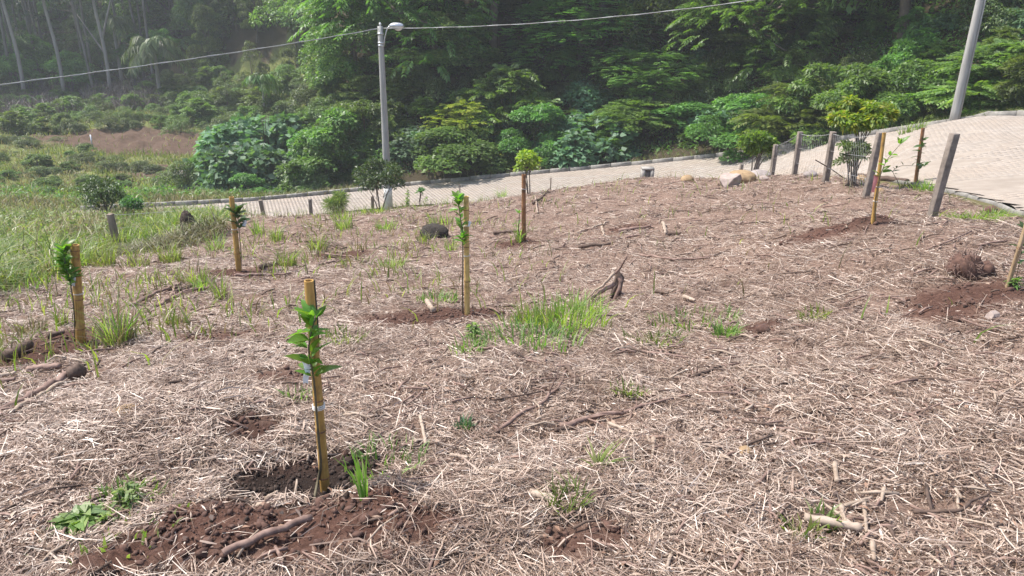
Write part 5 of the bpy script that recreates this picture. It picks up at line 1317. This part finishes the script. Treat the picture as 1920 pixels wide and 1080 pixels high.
branch([(500, 945), (522, 932)], 9, 'stick_pale', 'pale bent twig on the dark wet soil', 'stick', 'stick')
branch([(1225, 832), (1222, 872)], 11, 'stick_pale', 'pointed tan wood wedge lying upright, right of centre', 'wood_wedge', 'wood piece', taper=.4)
branch([(1500, 842), (1555, 840)], 8, 'stick', 'reddish brown short stick at the right', 'stick', 'stick')
branch([(1563, 880), (1567, 915)], 11, 'stick_pale', 'tan cane piece pointing at the viewer, above the lower right log', 'cane_piece', 'cane piece', taper=.8)
branch([(1575, 960), (1580, 992)], 11, 'stick_pale', 'upright tan cane piece touching the lower right log', 'cane_piece', 'cane piece')
branch([(1618, 955), (1622, 1010)], 9, 'stick_pale', 'tan cane piece right of the lower right log', 'cane_piece', 'cane piece')
branch([(1632, 1030), (1636, 1064)], 12, 'stick_pale', 'pale cane piece below the lower right log, nearest of all', 'cane_piece', 'cane piece')
branch([(1580, 960), (1632, 945)], 9, 'stick_pale', 'tan stick lying level above the lower right log', 'cane_piece', 'cane piece')
branch([(1655, 928), (1650, 950)], 9, 'stick_pale', 'small tan cane piece to the upper right of the lower right log', 'cane_piece', 'cane piece')
branch([(1710, 972), (1790, 972), (1860, 930)], 7, 'stick_dark', 'dark bent branch near the lower right corner', taper=.5)
branch([(1690, 790), (1765, 765)], 5, 'stick', 'thin long twig on the right mulch', 'stick', 'stick')
branch([(660, 690), (700, 655), (715, 640)], 4, 'stick', 'thin twig right of the nearest sapling', 'stick', 'stick') if 0 else None
branch([(1602, 334), (1640, 338), (1700, 345)], 9, 'stick_dark', 'long dark log between the second and the first right fence posts', 'log_piece', 'log')
branch([(1000, 385), (1028, 372)], 6, 'stick_dark', 'dark crooked root right of the brown stake', 'stick', 'stick', twigs=3, lifts=[0, .12])
branch([(1008, 402), (1003, 378)], 4, 'stick_pale', 'short pale peg like stick right of the brown stake', 'stick', 'stick', lifts=[0, .1])
branch([(925, 440), (970, 438)], 7, 'stick_dark', 'dark thick stick left of the brown stake foot', 'stick', 'stick')
branch([(780, 1010), (860, 1040)], 5, 'stick', 'long pale stem at the bottom centre', 'stick', 'stick') if 0 else None
# uprooted stump with bare roots
p = put(1158, 560); s = empty('uprooted_stump', p)
def upt(px, py, dD=0): return at(px, py, math.hypot(p[0], p[1]) + dD) - p
mb = MB(); mb.tube([upt(1150, 575), upt(1156, 545), upt(1162, 520, .05), upt(1155, 505, .05)], [.05, .055, .05, .02], 8); obj('stump_core', mb.mesh('stump_core', M['stick_dark'], True), s)
for pts_, w_, mt in [([(1155, 512), (1168, 495), (1175, 480)], 5, 'stick'), ([(1152, 512), (1130, 535), (1105, 556)], 6, 'stick_pale'), ([(1152, 532), (1125, 548), (1100, 565)], 9, 'stick'), ([(1162, 520), (1163, 540), (1150, 566), (1146, 582)], 9, 'stick'), ([(1158, 530), (1146, 552), (1142, 570)], 8, 'stick_dark'), ([(1160, 545), (1175, 560), (1180, 580)], 5, 'stick')]:
    Pq = np.array([upt(a, b_, -.05 * i) for i, (a, b_) in enumerate(pts_)]); tq = np.linspace(0, 1, 9); cq = np.linspace(0, 1, len(Pq)); Q = np.stack([np.interp(tq, cq, Pq[:, j]) for j in range(3)], 1); Q[1:-1] += rng.normal(0, .006, (7, 3)); rw = w_ / 2 * 8.2 / F_PX
    mb = MB(); mb.tube(Q, np.linspace(rw, rw * .5, 9), 7); obj('root', mb.mesh('root', M[mt], True), s)
T(s, 'uprooted shrub stump with bare branching roots right of the middle grass patch', 'stump')

# ------------------------------------------------------------------ grass tufts
def tuft(px, py, n, h, w_, spread, mat, label, dry=0, lean=.5, seed=None, cat='grass tuft', group=None):
    if h < .17: h = h * 1.2 + .045; n = int(n * 1.5); w_ *= 1.25
    p = put(px, py); r = np.random.default_rng(int(px * 7 + py)); s = empty('grass_tuft', p)
    def make(nn, hh, mt, nm, sp):
        a = r.uniform(0, 6.28, nn); rd = sp * np.sqrt(r.random(nn)); X = rd * np.cos(a); Y = rd * np.sin(a); Z = H(X + p[0], Y + p[1]) - p[2]
        V, F = blades(np.stack([X, Y, Z], 1), hh * r.uniform(.45, 1.1, nn), w_ * r.uniform(.6, 1.2, nn), lean * r.uniform(.2, 1.8, nn), a + r.normal(0, .8, nn), 4, r); T(obj(nm, mesh_np(nm, V, F, M[mt]), s), kind='stuff')
    make(n, h, 'grass_bright' if mat == 'grass_green' else mat, 'green_blades', spread)
    if dry: make(dry, h * .55, 'grass_dry', 'dry_blades', spread * 1.15)
    T(s, label, cat, group)
tuft(1050, 612, 210, .32, .013, .4, 'grass_green', 'largest bright green grass patch, middle of the lot, left of the uprooted stump', 60)
tuft(1085, 590, 90, .3, .01, .22, 'grass_green', 'grass tuft touching the uprooted stump, behind the largest patch', 30)
tuft(980, 612, 80, .2, .009, .22, 'grass_green', 'grass tuft at the left end of the largest green patch', 20)
tuft(1000, 642, 160, .1, .01, .4, 'weed', 'low creeping weeds in front of the largest green grass patch', 0)
tuft(222, 645, 50, .5, .009, .1, 'grass_green', 'tall thin grass tuft with dry foot right of the far left stake', 110)
tuft(118, 610, 22, .28, .008, .05, 'grass_green', 'small green tuft just left of the far left stake', 30)
tuft(60, 625, 10, .3, .008, .12, 'grass_dry', 'dry brown tuft left of the far left stake', 90)
tuft(333, 612, 14, .34, .007, .1, 'grass_green', 'dry pale tuft with one tall blade left of centre', 90)
tuft(735, 502, 80, .22, .01, .2, 'grass_green', 'olive grass tuft left of the middle stake', 40)
tuft(595, 470, 70, .36, .011, .15, 'grass_green', 'tall grass tuft right of the slim orange stake, before the fence', 70)
tuft(540, 500, 50, .42, .011, .12, 'grass_green', 'bright tall blades beside the dry brush, left of the tall tuft', 60)
tuft(485, 440, 50, .42, .012, .12, 'grass_green', 'green tuft directly in front of the leftmost centre fence post', 40)
tuft(520, 450, 50, .4, .012, .12, 'grass_green', 'green tuft between the first two fence posts left of the lamp post', 40)
tuft(405, 470, 50, .4, .012, .16, 'grass_green', 'green tuft left of the slim orange stake', 40)
tuft(380, 545, 30, .25, .01, .12, 'grass_green', 'light tuft above the brushwood pile', 30)
tuft(415, 560, 30, .35, .01, .08, 'grass_green', 'thin yellow tuft right of the brushwood pile', 30)
tuft(197, 500, 90, .42, .012, .16, 'grass_green', 'bright green tuft at the edge of the tall weeds, above the far left sapling', 60)
tuft(320, 492, 80, .4, .012, .16, 'grass_green', 'bright green tuft halfway between the two left stakes', 50)
tuft(255, 500, 60, .3, .011, .2, 'grass_green', 'pale tuft right of the bright one at the weed edge', 60)
tuft(365, 530, 50, .3, .01, .2, 'grass_green', 'olive tuft behind the brushwood pile', 60)
tuft(645, 430, 60, .4, .013, .18, 'grass_green', 'green tuft at the fence below the grass like shrub', 40)
tuft(725, 430, 60, .28, .013, .2, 'grass_green', 'green tuft in front of the lamp post', 40)
tuft(825, 420, 60, .3, .013, .25, 'grass_green', 'light green tuft behind the dark earthy clump', 60)
tuft(940, 372, 60, .6, .014, .25, 'grass_green', 'tall grass tuft on the crest left of the brown stake', 30)
tuft(845, 470, 30, .3, .008, .1, 'grass_green', 'thin green blades just behind the middle stake', 30)
tuft(975, 455, 30, .5, .012, .08, 'grass_green', 'long green blades leaning at the brown stake foot', 20)
tuft(880, 660, 40, .09, .012, .14, 'weed', 'low weed rosette below the middle stake soil', 0)
tuft(1820, 415, 130, .09, .014, .25, 'grass_green', 'bright green low grass patch right of the big fence post', 0, lean=1.3)
tuft(1868, 408, 80, .09, .014, .18, 'grass_green', 'second bright low grass patch, nearer the road at right', 0, lean=1.3)
tuft(1735, 357, 60, .15, .012, .25, 'grass_green', 'low grass between the thin brown stake and the big fence post', 0)
tuft(1705, 350, 40, .1, .012, .2, 'weed', 'low weeds at the foot of the thin brown stake', 0)
tuft(1525, 598, 40, .06, .014, .12, 'grass_green', 'small bright weed patch right of centre', 0)
tuft(1360, 632, 50, .1, .011, .1, 'weed', 'small dense weed right of the middle grass', 0)
tuft(1300, 605, 90, .06, .012, .4, 'weed', 'flat spreading weeds between the grass patch and the small dense weed', 0)
tuft(1225, 640, 60, .06, .012, .25, 'weed', 'faint flat weeds right below the uprooted stump', 20)
tuft(1060, 955, 60, .07, .007, .09, 'weed', 'mossy green sprig at the end of the stubby log', 10)
tuft(685, 935, 16, .24, .011, .02, 'grass_green', 'single slender green grass shoot right of the nearest stake', 0, lean=.25)
tuft(1120, 888, 9, .1, .014, .02, 'grass_green', 'lone pale green grass shoot at the lower centre', 0, lean=.9)
tuft(872, 808, 30, .035, .01, .04, 'leaf_blue', 'tiny bluish green seedling below the middle', 0)
tuft(1180, 742, 40, .05, .009, .12, 'weed', 'small flat weed right of the crooked branch', 20)
tuft(820, 565, 70, .07, .01, .22, 'weed', 'small leaved creeping weed behind the pale wood chunk', 0)
tuft(720, 880, 60, .05, .009, .2, 'weed', 'sparse creeping weed right of the wet soil', 20)
tuft(235, 940, 70, .03, .008, .16, 'weed', 'bushy small leaved weed near the lower left corner', 10)
tuft(210, 1000, 50, .01, .01, .3, 'weed', 'flat weed cover at the lower left', 10)
tuft(1540, 985, 20, .05, .012, .06, 'weed', 'small green sprig above the lower right log', 0)
tuft(1500, 1010, 24, .04, .012, .06, 'grass_green', 'yellowish moss sprig left of the lower right log', 0)
tuft(560, 750, 30, .05, .009, .1, 'weed', 'faint weed left of the nearest stake', 10)
tuft(640, 640, 60, .07, .01, .22, 'weed', 'spreading weed right of the nearest stake top', 10)
tuft(1390, 885, 14, .05, .01, .04, 'grass_green', 'tiny yellow green seedling at the lower right', 0) if 0 else None
tuft(1830, 205, 160, 1.1, .03, .35, 'grass_green', 'big grass clump right of the leaning pole foot', 0, lean=.7)
tuft(1710, 250, 60, .5, .04, .35, 'weed', 'low weeds behind the kerb left of the leaning pole', 0)

tuft(188, 482, 120, .6, .016, .25, 'grass_green', 'tall weeds covering the left foot of the leaning left fence post', 60, lean=.8)
tuft(228, 474, 120, .62, .016, .25, 'grass_green', 'tall weeds covering the right foot of the leaning left fence post', 60, lean=.8)
tuft(150, 500, 90, .5, .016, .25, 'grass_green', 'tall weeds behind the top of the far left sapling', 50, lean=.9)
tuft(30, 545, 60, .3, .02, .4, 'weed', 'low leafy weeds at the left edge below the tall weeds', 0)
tuft(90, 530, 80, .25, .018, .4, 'weed', 'low leafy weeds left of the far left stake top', 20)
tuft(790, 455, 30, .2, .012, .1, 'grass_green', 'few yellow green blades at the left foot of the dark clump', 10)
tuft(700, 402, 60, .3, .014, .3, 'grass_green', 'yellow green grass at the foot of the small dark tree', 20)
tuft(640, 412, 50, .3, .014, .3, 'grass_green', 'low bright grass below the grass like shrub', 20)

# ------------------------------------------------------------------ loose cover of the lot
def lot_points(n, dmin, dmax, pw, azr=R(47)):
    e = 1 - pw + 1; u = rng.random(n)
    a = 2 - pw; D = (dmin ** a + u * (dmax ** a - dmin ** a)) ** (1 / a); az = rng.uniform(-azr, azr, n)
    x, y = D * np.sin(az), D * np.cos(az); ok = inside(x, y, LOT); return x[ok], y[ok], D[ok]
def patchmask(x, y):
    m_, w_, _ = soil_at(x, y); return m_, w_
# straw
x, y, D = lot_points(590000, 1.5, 27, 1.75, R(49))
m_, w_ = patchmask(x, y); thick = fbm(x * 1.6, y * 1.6, 4, 91)
cover = np.ones(len(x))
for a_, b_, r_ in SEGS:
    ab = b_ - a_; t_ = np.clip(((x - a_[0]) * ab[0] + (y - a_[1]) * ab[1]) / (ab @ ab + 1e-9), 0, 1); dd = np.hypot(x - a_[0] - t_ * ab[0], y - a_[1] - t_ * ab[1]); cover[dd < r_ + .035] = .12
keep = (rng.random(len(x)) < cover) & (rng.random(len(x)) > m_ * .935 + w_ * .25) & (rng.random(len(x)) < np.clip((thick - .22) * 3.2, .25, 1)) ; x, y, D, thick = x[keep], y[keep], D[keep], thick[keep]; n_ = len(x)
flow = (fbm(x * .7, y * .7, 3, 92) - .5) * 7; az = flow + rng.normal(0, .75, n_); az[rng.random(n_) < .3] += 1.5
L = rng.lognormal(-2.5, .55, n_).clip(.025, .38); W = rng.uniform(.0016, .0042, n_) * (1 + D * .075)
fat = rng.random(n_) < .03; W[fat] *= 2.2
z = H(x, y) + rng.random(n_) ** 1.5 * .035 * (thick * 2) + .004
tilt = rng.normal(0, .13, n_); up_ = rng.random(n_) < .06; tilt[up_] = rng.uniform(.2, .9, up_.sum())
d = np.stack([np.cos(az) * np.cos(tilt), np.sin(az) * np.cos(tilt), np.sin(tilt)], 1); bend = rng.normal(0, .16, n_)
s_ = np.stack([-np.sin(az), np.cos(az), 0 * az], 1); roll = rng.normal(0, .7, n_); wv = s_ * np.cos(roll)[:, None] + np.array([0, 0, 1.0]) * np.sin(roll)[:, None]
c0 = np.stack([x, y, z], 1); hl = (L / 2)[:, None]
zfix = lambda Q: np.stack([Q[:, 0], Q[:, 1], np.maximum(Q[:, 2], H(Q[:, 0], Q[:, 1]) + .003)], 1)
pa, pm_, pb_ = zfix(c0 - d * hl), c0 + s_ * (bend * L)[:, None] * .5 + np.array([0, 0, 1.0]) * (np.abs(bend) * L * .3)[:, None], zfix(c0 + d * hl)
hw_ = (W / 2)[:, None] * wv
V = np.stack([pa - hw_ * .7, pa + hw_ * .7, pm_ - hw_, pm_ + hw_, pb_ - hw_ * .5, pb_ + hw_ * .5], 1).reshape(-1, 3)
b0 = np.arange(n_)[:, None] * 6; nr_ = D < 4.6; F = np.concatenate([b0[nr_] + [0, 1, 3, 2], b0[nr_] + [2, 3, 5, 4], b0[~nr_] + [0, 1, 5, 4]])
T(obj('straw_mulch', mesh_np('straw_mulch', V, F, M['straw'])), kind='stuff')
# fine broken chaff between the straws
x, y, D = lot_points(215000, 1.5, 12, 1.7, R(48)); m_, w_ = patchmask(x, y); ok = (rng.random(len(x)) > m_ * .92 + w_ * .3) & (fbm(x * 5, y * 5, 2, 95) > .38); x, y, D = x[ok], y[ok], D[ok]; n_ = len(x)
az = rng.uniform(0, 6.28, n_); P = np.stack([x, y, H(x, y) + .004 + rng.random(n_) * .03], 1); dd = np.stack([np.cos(az), np.sin(az), rng.normal(0, .25, n_)], 1)
V, F = kites(P, dd, rng.normal(0, .5, (n_, 3)) + [0, 0, 1], rng.uniform(.012, .05, n_), rng.uniform(.002, .007, n_) * (1 + D * .05), .0, .02)
T(obj('leaf_chaff', mesh_np('leaf_chaff', V, F, M['straw'])), kind='stuff')
# short woody bits
x, y, D = lot_points(6500, 1.6, 24, 1.6); ok = rng.random(len(x)) > patchmask(x, y)[0] * .93; x, y, D = x[ok], y[ok], D[ok]; n_ = len(x); mbs = {'stick': MB(), 'stick_pale': MB(), 'stick_dark': MB()}
for i in range(n_):
    k = ('stick', 'stick_pale', 'stick_dark')[rng.choice(3, p=[.5, .2, .3])]; L_ = float(rng.lognormal(-2.3, .5)) * (1 + D[i] * .03); a = rng.uniform(0, 6.28); r_ = rng.uniform(.003, .0075) * (1 + D[i] * .05)
    p0 = np.array([x[i], y[i], 0]); p1 = p0 + [math.cos(a) * L_, math.sin(a) * L_, 0]; pm2 = (p0 + p1) / 2 + rng.normal(0, L_ * .06, 3); hz = rng.random() * .03
    Q = np.array([p0, pm2, p1]); Q[:, 2] = H(Q[:, 0], Q[:, 1]) + r_ + .006 + hz * np.array([.4, 1, .7]); mbs[k].tube(Q, [r_, r_ * .95, r_ * .7], 5)
for k in mbs: T(obj('wood_bits', mbs[k].mesh('wood_bits', M[k], True)), kind='stuff')
# broad dead leaves
x, y, D = lot_points(1900, 1.6, 16, 1.5); n_ = len(x); az = rng.uniform(0, 6.28, n_); P = np.stack([x, y, H(x, y) + .02 + rng.random(n_) * .02], 1)
V, F = kites(P, np.stack([np.cos(az), np.sin(az), rng.normal(0, .2, n_)], 1), rng.normal(0, .4, (n_, 3)) + [0, 0, 1], rng.uniform(.02, .055, n_), rng.uniform(.01, .022, n_), .0, .3)
T(obj('dead_leaves', mesh_np('dead_leaves', V, F, M['dead_leaf'])), kind='stuff')
# clods on the dug soil
cl = {'soil': [], 'soil_dark': []}; i1, f1 = ico(1)
for (cx, cy, rx, ry, rot, dep, wet) in PATCHES:
    nn = int((900 if math.hypot(cx, cy) < 4 else 330) * rx * ry / .3) * (2 if wet > .75 else 1) + 40
    for _k in range(min(nn, 1500)):
        a = rng.uniform(0, 6.28); q_ = math.sqrt(rng.random()); X = cx + rx * q_ * math.cos(a); Y = cy + ry * q_ * math.sin(a); cl['soil_dark' if wet > .75 or rng.random() < wet * .3 else 'soil'].append((X, Y))
x, y, D = lot_points(1500, 1.6, 20, 1.6)
cl['soil'] += list(zip(x, y))
for k, L_ in cl.items():
    L_ = np.array(L_); n_ = len(L_); s_ = rng.lognormal(-5.0, .6, n_).clip(.002, .03); z = H(L_[:, 0], L_[:, 1])
    Vn = i1[None] * s_[:, None, None] * rng.uniform(.5, 1.3, (n_, len(i1), 1)) * rng.uniform(.7, 1.2, (n_, 1, 3)); Vn[:, :, 0] += L_[:, 0:1]; Vn[:, :, 1] += L_[:, 1:2]; Vn[:, :, 2] += (z + s_ * .3)[:, None]
    T(obj('soil_clods', mesh_np('soil_clods', Vn.reshape(-1, 3), (np.arange(n_)[:, None, None] * len(i1) + f1[None]).reshape(-1, 3), M[k])), kind='stuff')
# thin sprouts spread over the left and far part of the lot
x, y, D = lot_points(26000, 5, 27, 1.2); wl_ = sstep(1.0, -5.5, x) * 1.6 * sstep(5, 9, D) + .22 * sstep(9, 18, D) + .02; cln = fbm(x * 1.3, y * 1.3, 3, 61)
ok = (rng.random(len(x)) < wl_ * (cln > .5) * 1.3); x, y = x[ok], y[ok]; n_ = len(x); P = np.stack([x, y, H(x, y)], 1); g_ = rng.random(n_) < .55
for sel, mt, nm in ((g_, 'grass_bright', 'sprouting_grass'), (~g_, 'grass_dry', 'dry_grass')):
    k = sel.sum(); V, F = blades(P[sel], rng.uniform(.06, .34, k), .014, rng.uniform(.2, 1.2, k), rng.uniform(0, 6.3, k), 3); T(obj(nm, mesh_np(nm, V, F, M[mt])), kind='stuff')
# tall weeds outside the left edge
n_ = 84000; D = rng.uniform(9.5, 32, n_); az = rng.uniform(R(-52), R(-8), n_); x, y = D * np.sin(az), D * np.cos(az)
near_poly = inside(x, y, np.concatenate([RN[:, :2] + [0, .0], RF[::-1, :2]])); ok = ~inside(x, y, LOT) & ~near_poly & ~far_side(x, y) & (y > 4)
cln = fbm(x * .8, y * .8, 3, 71); ok &= (cln > .3); x, y, D, cln = x[ok], y[ok], D[ok], cln[ok]; n_ = len(x)
cap = np.where(D < 17, 1.0, .8); hgt = rng.uniform(.15, .8, n_) * (.2 + cln * 1.15) * cap * np.where((D < 16) & (fbm(x * 1.3, y * 1.3, 2, 79) > .5), 1.75, 1.0); P = np.stack([x, y, H(x, y)], 1); g_ = (rng.random(n_) < .12 + .78 * sstep(.35, .6, fbm(x * .5, y * .5, 3, 73)))
for sel, mt, nm in ((g_, 'grass_green', 'tall_grass'), (~g_, 'grass_dry', 'dry_tall_grass')):
    k = sel.sum(); V, F = blades(P[sel], hgt[sel], rng.uniform(.012, .032, k), rng.uniform(.2, 1.9, k), rng.uniform(0, 6.3, k), 2); T(obj(nm, mesh_np(nm, V, F, M[mt])), kind='stuff')
# weeds: leafy bits among the tall grass edge
n_ = 12000; D = rng.uniform(9.5, 24, n_); az = rng.uniform(R(-50), R(-12), n_); x, y = D * np.sin(az), D * np.cos(az); ok = ~inside(x, y, LOT) & (fbm(x * 1.2, y * 1.2, 3, 72) > .5) & (y > 4); x, y = x[ok], y[ok]; n_ = len(x)
P = np.stack([x, y, H(x, y) + rng.random(n_) * .35], 1); V, F = kites(P, rng.normal(0, 1, (n_, 3)), rng.normal(0, .4, (n_, 3)) + [0, 0, 1], rng.uniform(.04, .12, n_), rng.uniform(.03, .07, n_)); T(obj('leafy_weeds', mesh_np('leafy_weeds', V, F, M['weed'])), kind='stuff')

# ------------------------------------------------------------------ thin air haze
HZ = 0.0009
me = MB().box((0, 140, 0), 700, 420, 1).mesh('haze', None) if 0 else None
zmin, zmax = float(GZ.min()) - 1.0, float(GZ.max()) + 45
xs = float(np.abs(GX).max()) + 8
V = np.array([[-xs, Y0 - 8, zmin], [xs, Y0 - 8, zmin], [xs, Y1 + 8, zmin], [-xs, Y1 + 8, zmin], [-xs, Y0 - 8, zmax], [xs, Y0 - 8, zmax], [xs, Y1 + 8, zmax], [-xs, Y1 + 8, zmax]])
hm = bpy.data.materials.new('haze'); hm.use_nodes = True; ht = hm.node_tree; ht.nodes.remove(ht.nodes['Principled BSDF'])
pv = ht.nodes.new('ShaderNodeVolumePrincipled'); pv.inputs['Color'].default_value = (.86, .92, 1, 1); pv.inputs['Density'].default_value = HZ; pv.inputs['Anisotropy'].default_value = .2
ht.links.new(pv.outputs[0], ht.nodes['Material Output'].inputs['Volume'])
if HZ > 0:
    o = obj('haze', mesh_np('haze', V, np.array([[0, 3, 2, 1], [4, 5, 6, 7], [0, 1, 5, 4], [1, 2, 6, 5], [2, 3, 7, 6], [3, 0, 4, 7]]), hm)); T(o, kind='stuff')
